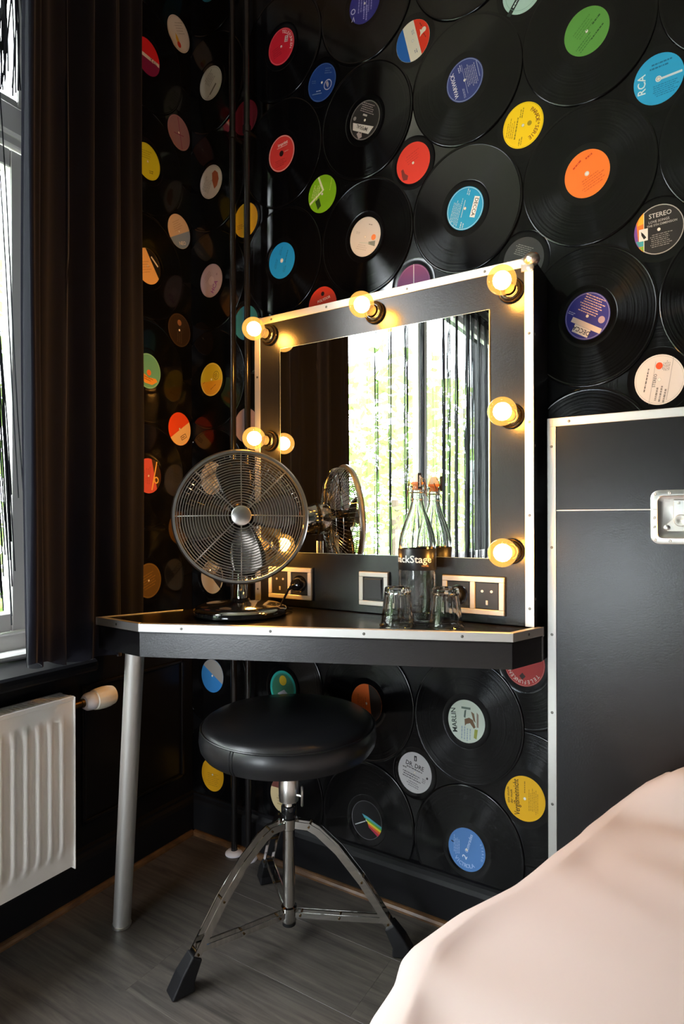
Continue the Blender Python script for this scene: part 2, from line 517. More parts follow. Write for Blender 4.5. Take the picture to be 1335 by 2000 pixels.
# black string curtain hanging in the window
scu = thing('string_curtain', 'black string curtain hanging loose in front of the window', 'curtain', (-1.53, -.56, 2.60))
MB().tube([(0, -2.05, 0), (0, 1.56, 0)], .007, 10).build('rod', M_black, scu, True)
b = MB()
random.seed(11)
def string(y, z1, drift=0.0, w=.0016, x=0.0):
    pts = []
    ph = random.random() * 6; am = random.uniform(.001, .006)
    N = 9
    z0 = 0.0
    for i in range(N):
        t = i / (N - 1)
        pts.append((x + math.sin(ph + t * 5) * .004, y + drift * t + am * math.sin(ph * 2 + t * 7), z0 + (z1 - z0) * t))
    b.tube(pts, w, 4, cap=False)
def bundle(yc, spread, cnt, z1=-1.90, drift=0.0, w=.0017):
    for _ in range(int(cnt * 1.6)):
        string(yc + random.gauss(0, spread), z1 + random.uniform(-.02, .06), drift + random.gauss(0, .006), w, random.uniform(-.012, .012))
# local y = world y + .56
for yw, sp, cnt in ((-.24, .004, 4), (-.40, .006, 6), (-.60, .006, 9), (-.83, .007, 10), (-1.17, .010, 13), (-1.27, .006, 8),
                    (-1.42, .010, 14), (-1.64, .022, 26), (-1.76, .010, 10), (-1.90, .012, 14), (-2.06, .014, 14), (-2.2, .012, 12), (.10, .006, 5), (.4, .006, 5)):
    bundle(yw + .56, sp, cnt)
for _ in range(32):
    string(random.uniform(-1.5, 1.2), -1.88, random.gauss(0, .008), .0007)
for yw, cnt in ((.765, 9), (.80, 12), (.835, 12), (.87, 12), (.905, 6)):       # short knotted tangle in the top light
    for _ in range(cnt): string(yw + .56 + random.gauss(0, .012), -.44 + random.uniform(-.05, .02), random.gauss(0, .015), .002)
for _ in range(26):
    string(.755 + .56 + random.gauss(0, .022), -1.60 + random.uniform(-.25, .1), .095 + random.gauss(0, .006), .0018)
so = b.build('strings', M_string, scu)
so['kind'] = 'stuff'

# dark velvet curtain drawn to the corner
path = [(-1.160, .687), (-1.185, .735), (-1.235, .80), (-1.275, .875), (-1.305, .955), (-1.325, 1.02), (-1.345, 1.08), (-1.362, 1.137)]
def curve_at(t):
    f = t * (len(path) - 1); i = min(int(f), len(path) - 2); u = f - i
    a, c = Vector(path[i]), Vector(path[i + 1])
    return a.lerp(c, u), (c - a).normalized()
def curtain(u, v):
    p, d = curve_at(u)
    nrm = Vector((d.y, -d.x))
    z = 0.735 - .062 * min(1, u * 1.5) + (2.86 - .70) * v
    k = 0.85 + .15 * v
    ph = u * 2 * PI * 4.6 + 0.35 * math.sin(3.0 * v + u * 5) * (1 - v)
    off = (0.026 * math.sin(ph) + .010 * math.sin(2.3 * ph + 1)) * k
    off += .004 * math.sin(9 * v + 12 * u) * (1 - v)
    if v < .01: z += .006 * math.sin(u * 40)
    q = p + nrm * off
    return (q.x, q.y, z)
cu = thing('velvet_curtain', 'dark velvet curtain hanging in folds beside the window', 'curtain', (-1.28, .9, .68))
def loc_(fn, o): return lambda u, v: tuple(Vector(fn(u, v)) - Vector(o))
cl = MB().grid(loc_(curtain, (-1.28, .9, .68)), 150, 24).build('drape', M_curt, cu, 180)
sm = cl.modifiers.new('thickness', 'SOLIDIFY'); sm.thickness = .004
MB().tube([(.16, -.25, 2.20), (-.06, .20, 2.20)], .008, 8).build('curtain_rail', M_black, cu, True)
for p in ((.12, -.17), (-.03, .14)):
    MB().tube([(p[0], p[1], 2.2), (p[0], p[1], 2.239)], .006, 8).build('rail_hook', M_black, cu, True)

# ------------------------------------------------------------------ outside
struct(MB().box((-40, -40, -3.2), (-1.9, 30, -3.0)).build('ground', M_ground), 'courtyard ground seen through the window', 'ground')
random.seed(3)
def tree(x, y, zc, rx, rz, label, mi, cnt=2600):
    t = thing('courtyard_tree', label, 'tree', (x, y, -3.0), 'trees in the courtyard')
    MB().tube([(0, 0, 0), (.08, .05, 1.2), (0, .1, zc + 3.0)], [.17, .13, .05], 8).build('trunk', M_bark, t, True)
    b = MB()
    for _ in range(cnt):
        while True:
            p = Vector((random.uniform(-1, 1), random.uniform(-1, 1), random.uniform(-1, 1)))
            if p.length < 1: break
        clump = math.sin(p.x * 7 + mi) * math.sin(p.y * 6) * math.sin(p.z * 8 + 1)
        if clump < -.12: continue
        c = Vector((p.x * rx, p.y * rx, p.z * rz + zc + 3.0))
        a = Vector((random.gauss(0, 1), random.gauss(0, 1), random.gauss(0, 1))).normalized()
        d = a.orthogonal().normalized()
        s = random.uniform(.06, .13)
        b.add([c - a * s, c + d * s * .45, c + a * s, c - d * s * .45], [(0, 1, 2, 3)])
    o = b.build('foliage', M_leaf[mi], t); o['kind'] = 'stuff'
tree(-3.7, -4.9, 1.3, 1.5, 2.2, 'light green tree nearest the window, seen in the mirror', 1)
tree(-7.2, -6.6, 1.0, 1.9, 2.6, 'mid green tree in the mirror, left beyond the nearest tree', 0)
tree(-5.0, -10.2, 1.6, 1.9, 2.6, 'yellow-green tree in the mirror beside the white block wall', 1)
tree(-8.6, -14.5, 1.2, 2.6, 3.4, 'darker tree far back in the mirror behind the other trees', 2, 3200)
tree(-4.6, -1.9, 1.6, 1.45, 3.4, 'bushy tree added to dim the left window, left of the light green one', 0, 4200)  # this tree and the next two are added to hold back window light
tree(-4.8, 1.2, 1.6, 1.5, 3.4, 'bushy tree added to dim the left window, straight outside the sash', 1, 4200)
tree(-5.0, 4.4, 1.6, 1.55, 3.4, 'bushy tree added to dim the left window, hidden mostly by curtain', 0, 4200)
hs = thing('neighbouring_house', 'white painted block wall of the house across, right edge of mirror', 'building', (-3.3, -6.6, -3.0))
MB().box((0.0, -.3, 0), (2.2, -.012, 8.0)).build('wall_core', M_mortar, hs)
bk = None
for r in range(25):
    for c in range(4):
        x0 = c * .6 - (.3 if r % 2 else 0); x1 = x0 + .588
        x0, x1 = max(0, x0), min(2.2, x1)
        if x1 - x0 < .05: continue
        MB().bbox((x0, -.03, r * .32), (x1, 0.0 + .004 * ((r * 3 + c) % 3), r * .32 + .306), .006).build('block', M_brick, hs)

# ------------------------------------------------------------------ vinyl records
EX, EZ = 0.9454, 1.06            # the records' measured width and height on the wall
LR = 0.0505
def disc_mesh(name, shiny, clip=None):
    b = MB()
    N = 72
    prof = [(.0505, .0010), (.0560, .0010), (.0640, .0009), (.0660, .0013), (.1445, .0013), (.1465, .0018), (.1500, .0018), (.1510, .0010), (.1510, 0.0)]
    sub = []
    for k, (r, z) in enumerate(prof): sub.append((r, z))
    b.cur = 1
    b.lathe([(.0035, .0010)] + sub[:4], N, sx=EX, sy=EZ)
    b.cur = 0
    b.lathe([(.066, .0013), (.085, .00125), (.105, .0012), (.125, .00125), (.1445, .0013)], N, sx=EX, sy=EZ)
    b.cur = 1
    b.lathe(sub[4:], N, sx=EX, sy=EZ)
    if clip is not None:
        b.v = [(min(p[0], clip) if clip > 0 else max(p[0], clip), p[1], p[2]) for p in b.v]
    me = bpy.data.meshes.new(name)
    me.from_pydata(b.v, [], b.f)
    me.materials.append(M_vinylshiny if shiny else M_vinyl); me.materials.append(M_wax)
    me.polygons.foreach_set('material_index', b.mi)
    me.polygons.foreach_set('use_smooth', [True] * len(me.polygons))
    me.set_sharp_from_angle(angle=R_(50))
    return me
DISC = {}
def get_disc(shiny, clip):
    k = (shiny, round(clip, 3) if clip is not None else None)
    if k not in DISC: DISC[k] = disc_mesh('vinyl_disc', shiny, clip)
    return DISC[k]

TEXT = {}
def text_mesh(s, align='CENTER'):
    if (s, align) in TEXT: return TEXT[(s, align)]
    cu_ = bpy.data.curves.new('lettering', 'FONT')
    cu_.body = s; cu_.size = 1.0; cu_.align_x = align; cu_.align_y = 'CENTER'; cu_.resolution_u = 2; cu_.offset = 0.012
    o = bpy.data.objects.new('lettering', cu_); col.objects.link(o)
    dg = bpy.context.evaluated_depsgraph_get()
    me = bpy.data.meshes.new_from_object(o.evaluated_get(dg))
    vs = [tuple(v.co) for v in me.vertices]; fs = [tuple(p.vertices) for p in me.polygons]
    bpy.data.objects.remove(o); bpy.data.meshes.remove(me); bpy.data.curves.remove(cu_)
    TEXT[(s, align)] = (vs, fs)
    return TEXT[(s, align)]

def circle_clip(nx, ny, lo, hi, n=48, r=.995):
    # region of the unit circle with lo <= n.p <= hi
    L = math.hypot(nx, ny); nx, ny = nx / L, ny / L
    tx, ty = -ny, nx
    lo = max(lo, -r); hi = min(hi, r)
    pts = []
    N = 20
    for i in range(N + 1):
        s = lo + (hi - lo) * i / N
        pts.append((s, math.sqrt(max(0, r * r - s * s))))
    for i in range(N, -1, -1):
        s = lo + (hi - lo) * i / N
        pts.append((s, -math.sqrt(max(0, r * r - s * s))))
    return [(nx * s + tx * t, ny * s + ty * t) for s, t in pts]

def make_print(elems):
    b = MB(); mats = []
    def use(c):
        m = ink(c)
        if m not in mats: mats.append(m)
        b.cur = mats.index(m)
    z = [1.0]
    def put(vs2, fs):
        h = .0012 + .00005 * z[0]; z[0] += 1
        b.add([(p[0] * LR * EX, p[1] * LR * EZ, h) for p in vs2], fs)
    def rectpts(u, v, w, h, rot):
        c, s = math.cos(R_(rot)), math.sin(R_(rot))
        return [(u + x * c - y * s, v + x * s + y * c) for x, y in ((-w / 2, -h / 2), (w / 2, -h / 2), (w / 2, h / 2), (-w / 2, h / 2))]
    rnd = random.Random(5)
    for e in elems:
        k = e[0]
        if k == 'seg':
            _, nx, ny, lo, hi, c = e; use(c)
            P = circle_clip(nx, ny, lo, hi); n = len(P) // 2
            put(P, [(i, i + 1, 2 * n - 2 - i, 2 * n - 1 - i) for i in range(n - 1)])
        elif k == 'text':
            _, s, u, v, size, rot, c = e[:7]; use(c)
            xs = e[7] if len(e) > 7 else 1.0
            vs, fs = text_mesh(s)
            co, si = math.cos(R_(rot)), math.sin(R_(rot))
            put([(u + (x * xs * co - y * si) * size, v + (x * xs * si + y * co) * size) for x, y, _ in vs], fs)
        elif k == 'arc':
            _, s, r, a0, a1, size, c = e; use(c)
            for i, ch in enumerate(s):
                if ch == ' ': continue
                th = a0 + (a1 - a0) * i / max(1, len(s) - 1)
                vs, fs = text_mesh(ch)
                rot = th - 90 if a1 < a0 else th + 90
                co, si = math.cos(R_(rot)), math.sin(R_(rot))
                u, v = r * math.cos(R_(th)), r * math.sin(R_(th))
                put([(u + (x * co - y * si) * size, v + (x * si + y * co) * size) for x, y, _ in vs], fs)
                z[0] -= 1
            z[0] += 1
        elif k == 'lines':                      # rows of small illegible print
            _, u, v, w, h, nl, rot, c = e; use(c)
            co, si = math.cos(R_(rot)), math.sin(R_(rot))
            vs, fs = [], []
            for i in range(nl):
                yy = h / 2 - h * (i + .5) / nl
                x = -w / 2 + rnd.uniform(0, w * .15)
                while x < w / 2 - rnd.uniform(0, w * .25):
                    ww = rnd.uniform(.03, .13); hh = h / nl * .42
                    o = len(vs)
                    for dx, dy in ((0, -hh / 2), (ww, -hh / 2), (ww, hh / 2), (0, hh / 2)):
                        X, Y = x + dx, yy + dy
                        vs.append((u + X * co - Y * si, v + X * si + Y * co))
                    fs.append((o, o + 1, o + 2, o + 3))
                    x += ww + .025
            if vs: put(vs, fs)
        elif k == 'rect':
            _, u, v, w, h, rot, c = e; use(c)
            put(rectpts(u, v, w, h, rot), [(0, 1, 2, 3)])
        elif k == 'poly':
            _, P, c = e; use(c)
            put(P, [tuple(range(len(P)))])
        elif k == 'dot':
            _, u, v, r, c = e; use(c)
            put([(u + r * math.cos(2 * PI * i / 20), v + r * math.sin(2 * PI * i / 20)) for i in range(20)], [tuple(range(20))])
        elif k == 'ring':
            _, u, v, r, w, c = e; use(c)
            P = [(u + q * math.cos(2 * PI * i / 40), v + q * math.sin(2 * PI * i / 40)) for q in (r - w, r) for i in range(40)]
            put(P, [(i, (i + 1) % 40, 40 + (i + 1) % 40, 40 + i) for i in range(40)])
    return b, mats

LABELMESH = None
def record(x, y, z, wall, base, desc, elems=(), shiny=False, clip=None):
    global LABELMESH
    if LABELMESH is None:
        b = MB()
        N = 48
        b.lathe([(.0036, .0012), (LR * .5, .0012), (LR, .0012), (LR, .0009)], N, sx=EX, sy=EZ)
        LABELMESH = b
    o = bpy.data.objects.new('vinyl_record', get_disc(shiny, clip))
    col.objects.link(o)
    # local x along the wall (to the viewer's right), y up, z out of the wall
    if wall == 'back': Mx = Matrix(((1, 0, 0, x), (0, 0, -1, y), (0, 1, 0, z), (0, 0, 0, 1)))
    else: Mx = Matrix(((0, 0, 1, x), (1, 0, 0, y), (0, 1, 0, z), (0, 0, 0, 1)))
    # the camera looks along +Y at the back wall: local x = +X; at the left wall it sees +Y to the right
    o.matrix_basis = Mx
    tag(o, desc, 'vinyl record', 'vinyl records covering the walls')
    lb = LABELMESH.build('paper_label', ink(base), o)
    hb = MB().lathe([(.0005, .00125), (.0030, .00125), (.0034, .0012)], 12, cap0=True, sx=EX, sy=EZ).build('spindle_pin', M_ceramic, o)
    if elems:
        b, mats = make_print(elems)
        if b.f: b.build('label_print', None, lb, mats=mats)['kind'] = 'stuff'
    return o

SX, SZ = .2855 / 2, .320 / 2
X0, Z0 = -.238, CAM_H + 1.0979
DK = '#1b1a1a'
W_ = '#e9e4de'
BACK = {
 (2, 0): ('#2a2320', 'vinyl record cut by the right edge, top row', []),
 (2, 2): ('#2a2320', 'vinyl record cut by the right edge, beside the orange labelled record', []),
 (2, 4): ('#2a2320', 'vinyl record cut by the right edge, beside the purple labelled record', []),
 (0, 6): ('#3a2a22', 'vinyl record showing only its top edge above the headboard', []),
 (0, 0): ('#5f9a44', 'vinyl record with grass green label at the top right', [('lines', .42, .35, .55, .16, 1, 42, '#2f5626'), ('lines', .42, -.22, .8, .14, 1, 42, '#2c5224'), ('lines', -.1, .2, 1.0, .5, 4, 42, '#4f8538'), ('lines', -.1, -.5, .9, .35, 3, 42, '#437833')]),
 (0, 2): ('#f97c2b', 'vinyl record with bright orange label in red lettering', [('lines', -.42, .50, .62, .17, 1, 40, '#cf3f14'), ('lines', .1, .72, .5, .17, 1, 28, '#cf3f14'), ('lines', .25, -.35, 1.1, .55, 5, 22, '#e0601c'), ('ring', 0, 0, .10, .03, '#d8d2c8')]),
 (0, 4): ('#2b2a86', 'vinyl record with violet blue label right of the mirror', [('ring', 0, 0, .97, .03, '#8d86b8'), ('rect', -.05, -.38, 1.45, .22, -29, '#e0cfc6'), ('rect', -.28, -.58, .78, .34, -29, '#e6ddd6'), ('text', 'DECCA', -.27, -.57, .27, 151, '#1e1e3a', .95), ('lines', .2, .42, 1.1, .8, 8, -29, '#d8b3a8'), ('dot', .62, -.25, .15, '#b7a0b4'), ('lines', -.68, .22, .4, .14, 2, -29, '#b9b4cf')]),
 (1, 1): ('#2fa6d6', 'vinyl record with sky blue label at the right edge', [('text', 'RCA', -.66, -.05, .46, 90, '#d5ebf2', .9), ('rect', .5, 0, .86, .09, 3, '#cfdfe6'), ('lines', .1, .55, .9, .3, 2, 3, '#1d6f98'), ('lines', .25, -.45, 1.0, .5, 6, 3, '#1f7daa'), ('ring', 0, 0, .12, .04, '#dfe6e8')]),
 (1, 3): ('#2b2725', 'vinyl record with black label and rainbow stripe, right edge', [('ring', 0, 0, .98, .03, '#bdb6b0'), ('seg', 1, 0, -1, -.60, '#e07a2c'), ('seg', 1, .1, -1, -.86, '#7a4a9c'), ('poly', [(-.60, .78), (-.60, .35), (-.86, .30), (-.80, .58)], '#f2b430'), ('poly', [(-.60, -.30), (-.60, -.55), (-.80, -.55), (-.92, -.32)], '#4aa0a8'), ('poly', [(-.60, -.55), (-.60, -.79), (-.78, -.58)], '#7ab23c'), ('rect', -.60, 0, .025, 1.56, 0, '#f0e6c8'), ('rect', -.62, -.1, .36, .48, 0, '#e8e4dd'), ('poly', [(-.72, .05), (-.62, -.05), (-.50, -.22), (-.6, -.28), (-.70, -.1)], '#22201f'), ('text', 'STEREO', .05, .58, .26, 2, '#c9c3bd', 1.0), ('text', 'LOVE SONGS', .0, .34, .14, 2, '#bab4ae'), ('text', 'THE 5TH DIMENSION', .12, .2, .125, 2, '#bab4ae'), ('lines', .1, -.42, .9, .55, 7, 2, '#8d8781')]),
 (1, 5): ('#ded2cb', 'vinyl record with pale label and small orange dot, above headboard', [('ring', 0, 0, .95, .015, '#b5aaa3'), ('dot', 0, .55, .14, '#e8501e'), ('text', 'STEREO', -.18, -.02, .17, 80, '#4f4844', .9), ('lines', -.52, 0, 1.1, .13, 1, 78, '#6b625c'), ('lines', .28, .52, .42, .3, 5, 78, '#8f857e'), ('rect', .42, 0, .02, 1.7, -10, '#a89d96'), ('rect', -.28, -.1, .015, 1.7, -10, '#a89d96'), ('lines', .05, -.55, .7, .5, 3, 78, '#8a807a')]),
 (-1, -1): ('#b9d6cb', 'vinyl record with mint label crossed by black stripe, top edge', [('rect', -.1, -.1, 2.0, .22, 52, '#1d2220'), ('lines', -.1, -.1, 1.5, .16, 1, 52, '#dcefe6'), ('ring', 0, 0, .85, .015, '#87aea0')]),
 (-1, 1): ('#ffd60a', 'vinyl record with yellow label and curved brown lettering', [('arc', 'PARADE*SERIE', .72, 52, -62, .26, '#8a4a10'), ('dot', .32, .0, .11, '#a98b16'), ('lines', -.32, 0, 1.3, .14, 1, 78, '#8f7412'), ('lines', -.62, 0, .9, .4, 4, 78, '#c79a10'), ('lines', -.05, .58, .5, .2, 2, 78, '#9a7c12'), ('lines', -.15, -.72, .3, .2, 2, 78, '#8f7412'), ('ring', 0, 0, .97, .02, '#d9b10f')]),
 (-1, 3): ('#37332f', 'vinyl record with charcoal label behind the mirror corner', [('lines', .05, .38, 1.0, .5, 6, -25, '#8d867c'), ('text', 'JO', -.78, -.1, .36, 80, '#cfcac2')]),
 (-1, 9): ('#c23a38', 'vinyl record with red label under the desk beside the headboard', [('arc', 'TELEFUNKEN', .80, -38, -150, .24, '#f0d9d0'), ('rect', -.1, -.55, .22, .22, 45, '#3a2422'), ('ring', 0, 0, .97, .015, '#e6a49c')]),
 (-1, 11): ('#dba60f', 'vinyl record with golden yellow label and bold black lettering, near bed', [('text', 'Vergi\u00dfmeinnicht', -.40, .0, .40, 93, '#1c1608', .60), ('text', 'eine stunde', -.82, .02, .17, 93, '#3a2d0e', .9), ('text', 'der musik', -.66, -.02, .17, 93, '#3a2d0e', .9), ('lines', .42, -.05, 1.1, .5, 6, 90, '#a67c0e'), ('lines', .0, .5, .7, .1, 1, 90, '#8a690e')]),
 (-2, -2): ('#2a2320', 'vinyl record cut by the top edge, left of the mint labelled one', []),
 (-2, 0): ('#38417f', 'vinyl record with slate blue label and white lettering, top', [('ring', 0, 0, .97, .035, '#8d98bb'), ('text', 'WARWICK', -.55, -.1, .30, 104, '#eeeaf2', .85), ('rect', .0, .05, .02, 1.5, 14, '#a7abc6'), ('lines', .34, .18, 1.25, .6, 7, 104, '#a5a4bb'), ('lines', -.28, .6, .4, .2, 2, 104, '#c9c9da'), ('lines', -.02, -.62, .5, .12, 2, 104, '#aeb0c8'), ('rect', .72, .30, .03, .8, 14, '#a9b0cf')]),
 (-2, 2): ('#1f9bd0', 'glossy vinyl record with light blue label above the mirror', [('ring', 0, 0, .97, .03, '#a9d4ea'), ('rect', .52, -.05, .28, .95, -18, '#e6eef2'), ('text', 'DECCA', .52, -.05, .26, -108, '#20262c', .95), ('lines', -.5, -.05, 1.3, .5, 6, 72, '#a9c9de'), ('rect', -.1, 0, .025, .8, -18, '#cfe4ee'), ('lines', .2, .68, .25, .2, 2, 72, '#bcd8e6'), ('lines', -.18, -.75, .3, .25, 2, 72, '#bcd8e6')]),
 (-2, 10): ('#c3cdc2', 'vinyl record with pale picture label under the desk', [('text', 'MARLIN', -.66, -.02, .38, 96, '#26302a', .85), ('poly', [(-.1, .1), (.15, .2), (.35, .12), (.5, -.2), (.4, -.28), (.2, -.05), (0, -.12), (-.08, -.22)], '#6a5038'), ('poly', [(.25, .5), (.42, .42), (.5, .0), (.38, .1)], '#75604a'), ('rect', -.02, .62, .5, .1, 0, '#5f6f66'), ('poly', [(-.1, .5), (0, .55), (-.05, .15), (-.14, .2)], '#50605a'), ('poly', [(.45, -.3), (.62, -.3), (.55, -.75), (.4, -.7)], '#8d9440'), ('lines', -.02, -.55, .7, .6, 4, 88, '#8fa0ae'), ('poly', [(.56, .5), (.66, .4), (.66, -.2), (.56, -.2)], '#87776a')]),
 (-2, 12): ('#5584c4', 'vinyl record with medium blue label low beside the bed', [('text', '2', -.1, -.36, .36, 62, '#e6eefa'), ('text', 'Comrades', .12, .32, .25, 72, '#b9cdec', .9), ('arc', 'VICTROLA', .76, 222, 296, .26, '#a9c2ea'), ('arc', 'STEREO', .86, 28, -20, .14, '#a9c2ea'), ('lines', -.55, .12, .9, .35, 4, 90, '#9fb9e0'), ('rect', -.78, .22, .14, .06, -20, '#16223a')]),
 (-3, -1): ('#e8ddcc', 'vinyl record with red, white and blue striped label', [('seg', .966, .26, -1, -.38, '#1f5fae'), ('seg', .966, .26, .30, 1, '#e5371c'), ('dot', .66, .32, .13, '#f0e2cc'), ('poly', [(.42, .40), (.56, .34), (.64, .18), (.52, .12), (.42, .02), (.46, .2)], '#f0e2cc'), ('lines', .48, .62, .3, .12, 1, -60, '#8f2a14'), ('lines', .72, .0, .3, .1, 1, -60, '#8f2a14'), ('lines', -.0, .45, .2, .16, 2, -75, '#8f98a8'), ('lines', .2, -.6, .25, .2, 2, -75, '#7c7a8c')]),
 (-3, 1): ('#e33a26', 'vinyl record with plain scarlet label right of the black labelled record', [('poly', [(-.72, -.2), (-.6, -.15), (-.5, -.4), (-.3, -.55), (-.35, -.75), (-.6, -.72), (-.68, -.5)], '#7c2a22'), ('lines', 0, .3, .9, .5, 4, 20, '#cf2f1e')]),
 (-3, 3): ('#8c4476', 'vinyl record with mauve label half hidden by the mirror top', [('rect', .02, .5, .05, 1.0, 0, '#e3d6dc'), ('ring', 0, 0, .96, .02, '#b07a9c')]),
 (-3, 11): ('#d3d2d4', 'vinyl record with white label and black printed titles', [('text', 'DR. DRE', .0, .34, .30, -11, '#1c1b1c', 1.0), ('rect', .05, .70, .16, .26, 0, '#2a292a'), ('rect', .05, .68, .05, .15, 0, '#cfced0'), ('lines', 0, .16, 1.2, .12, 1, -13, '#4a4849'), ('lines', -.62, .2, .25, .14, 1, -11, '#6a6869'), ('lines', -.15, -.22, 1.2, .34, 3, -13, '#56545a'), ('lines', -.1, -.6, .8, .3, 3, -13, '#86848a'), ('dot', .74, -.15, .06, '#4f4d50'), ('lines', .55, -.32, .25, .25, 3, -13, '#77757a')]),
 (-4, -2): ('#33307c', 'vinyl record with deep purple label cut by the top edge', [('text', 'O', -.75, -.12, .42, 160, '#c6c4e2'), ('text', 'V', -.74, -.52, .36, 170, '#c6c4e2'), ('lines', 0.05, .05, 1.1, 1.0, 6, 85, '#8d87c0'), ('lines', .05, -.5, .8, .35, 2, 85, '#a09ad0')]),
 (-4, 0): ('#24201f', 'vinyl record with black label and white title plate', [('ring', 0, 0, .97, .03, '#8a8480'), ('poly', [(-.78, .10), (-.80, -.28), (.22, -.78), (.58, -.50)], '#d4cfc9'), ('text', 'IMPERIAL', -.18, -.33, .26, 151, '#1b1919', .8), ('poly', [(-.55, -.55), (-.40, -.48), (-.28, -.62), (-.22, -.52), (-.2, -.8), (-.42, -.85)], '#a89a96'), ('lines', .2, .55, 1.0, .5, 5, -30, '#9b8d8c'), ('rect', .02, .25, .3, .09, -30, '#b9b2ae'), ('dot', -.66, .28, .1, '#8c8683')]),
 (-4, 2): ('#d4d3d2', 'vinyl record with light grey label and orange spot', [('dot', .55, -.14, .15, '#f08a4a'), ('poly', [(.22, -.30), (.66, -.34), (.62, -.62), (.2, -.42)], '#7f8a86'), ('rect', -.05, -.30, .7, .03, -15, '#b9c9c4'), ('lines', .35, .55, .25, .1, 1, -20, '#8a8988'), ('lines', -.45, .3, .3, .14, 2, -20, '#b0afae'), ('lines', -.2, -.5, .8, .3, 3, -20, '#bdbcbb'), ('ring', 0, 0, .96, .01, '#bcbbba')]),
 (-4, 10): ('#d8601c', 'vinyl record with dark orange label behind the stool seat', [('seg', 1, 0.12, .25, 1, '#241610'), ('lines', -.3, 0, .9, .6, 5, 90, '#b04c14')]),  # near-black right part is shade painted onto the half-lit orange label
 (-4, 12): ('#141315', 'vinyl record with black label and rainbow streak', [('ring', 0, 0, .98, .02, '#7d7b80'), ('poly', [(-.3, .28), (.1, .18), (.96, -.14), (.97, -.24), (.1, .06), (-.15, .1)], '#4fa0b4'), ('poly', [(-.15, .1), (.1, .06), (.97, -.24), (.94, -.34), (.1, -.06)], '#5fae4c'), ('poly', [(0, .0), (.94, -.34), (.90, -.44), (.08, -.14)], '#e2d23a'), ('poly', [(.05, -.12), (.90, -.44), (.82, -.56), (.12, -.24)], '#e0662c'), ('poly', [(.1, -.24), (.82, -.56), (.72, -.68), (.15, -.34)], '#b02f4a'), ('rect', -.42, -.22, .75, .05, 25, '#b9c0c4')]),
 (-5, -3): ('#2a2320', 'vinyl record mostly above the top edge, over the navy labelled one', []),
 (-5, -1): ('#123a80', 'vinyl record with navy blue label and white ring emblem', [('ring', 0, 0, .97, .025, '#5874a4'), ('ring', .42, -.25, .28, .05, '#b4b4cc'), ('poly', [(.28, -.1), (.42, -.05), (.5, -.25), (.44, -.42), (.34, -.3)], '#a79ea8'), ('lines', .42, .5, .5, .35, 3, -15, '#5a7098'), ('lines', -.55, .2, .4, .2, 2, -15, '#5a7098'), ('rect', -.35, -.5, .7, .05, -10, '#6f86b0'), ('lines', -.25, -.38, .35, .1, 1, -10, '#a9b4cf')]),
 (-5, 1): ('#7fbb16', 'vinyl record with lime green label and white chevron', [('poly', [(-.32, .94), (-.2, .97), (.14, .18), (-.88, -.42), (-.92, -.30), (0, .2)], '#e4ecc0'), ('lines', -.45, .18, .8, .5, 4, 70, '#cfe08a'), ('poly', [(-.5, -.3), (-.22, -.16), (-.08, -.62), (-.32, -.78)], '#2c4a12'), ('lines', .62, .35, .6, .1, 1, 75, '#c0de5a')]),
 (-5, 3): ('#d63a22', 'vinyl record with tomato red label peeking over the mirror top', [('text', 'POLYDOR', .1, .30, .2, 10, '#f6e0cc'), ('dot', .02, .62, .12, '#2a1512')]),
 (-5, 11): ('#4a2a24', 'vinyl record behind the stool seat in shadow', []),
 (-6, -2): ('#d61f33', 'vinyl record with crimson label near the top beside pipes', [('arc', 'TELEFUNKEN', .78, 80, -20, .24, '#f0cfc8'), ('rect', .4, .3, .26, .34, -10, '#d9b9b6'), ('lines', .4, .3, .2, .3, 3, -10, '#8c1a2a'), ('lines', -.3, -.2, .7, .6, 5, 10, '#b51a2c'), ('ring', 0, 0, .96, .02, '#e88a8c')]),
 (-6, 0): ('#d83a34', 'vinyl record with red label and pale rim beside the pipes', [('ring', 0, 0, .98, .05, '#d8a49a'), ('text', 'imprint', .1, .52, .26, 4, '#f2d4c8'), ('rect', .05, .36, .8, .03, 4, '#e8b4a8'), ('lines', .4, .05, .4, .1, 1, 4, '#e0a094'), ('lines', -.15, -.5, .9, .4, 4, 4, '#b02c28'), ('dot', 0, 0, .16, '#2a1312')]),
 (-6, 2): ('#1f93d8', 'vinyl record with azure label above the mirror corner', [('lines', .35, .15, .8, .12, 1, 70, '#155f92'), ('lines', -.45, -.1, .6, .2, 2, 70, '#1a6ea6'), ('lines', -.1, .5, .4, .2, 2, 70, '#1a6ea6'), ('lines', .2, -.5, .5, .2, 2, 70, '#1a6ea6'), ('ring', 0, 0, .12, .04, '#cfd6da')]),
 (-6, 10): ('#1f8f86', 'vinyl record with teal bordered picture label under the desk', [('ring', 0, 0, .97, .07, '#1aa096'), ('dot', 0, 0, .84, '#2c6a52'), ('poly', [(-.4, -.3), (.1, -.05), (.5, -.35), (.3, -.75), (-.3, -.75)], '#a9a4b4'), ('dot', .0, .45, .28, '#c7a41c'), ('lines', .1, -.4, .5, .3, 3, 0, '#7f7a90')]),
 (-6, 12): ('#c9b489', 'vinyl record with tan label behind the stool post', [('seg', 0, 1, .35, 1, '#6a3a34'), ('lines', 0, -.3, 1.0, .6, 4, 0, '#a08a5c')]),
 (-7, -1): ('#6a1426', 'vinyl record with maroon label behind the twin pipes', []),
 (-7, 1): ('#e2b31c', 'vinyl record with mustard label behind the twin pipes', [('rect', -.2, 0, .03, 1.7, 0, '#c08f16'), ('lines', -.5, -.3, .6, .3, 3, 0, '#a67c14')]),
 (-7, 3): ('#2f7f92', 'vinyl record with blue-green label behind the twin pipes', []),
 (-7, 5): ('#8a7478', 'vinyl record with dusty pink label behind pipes above the fan', []),
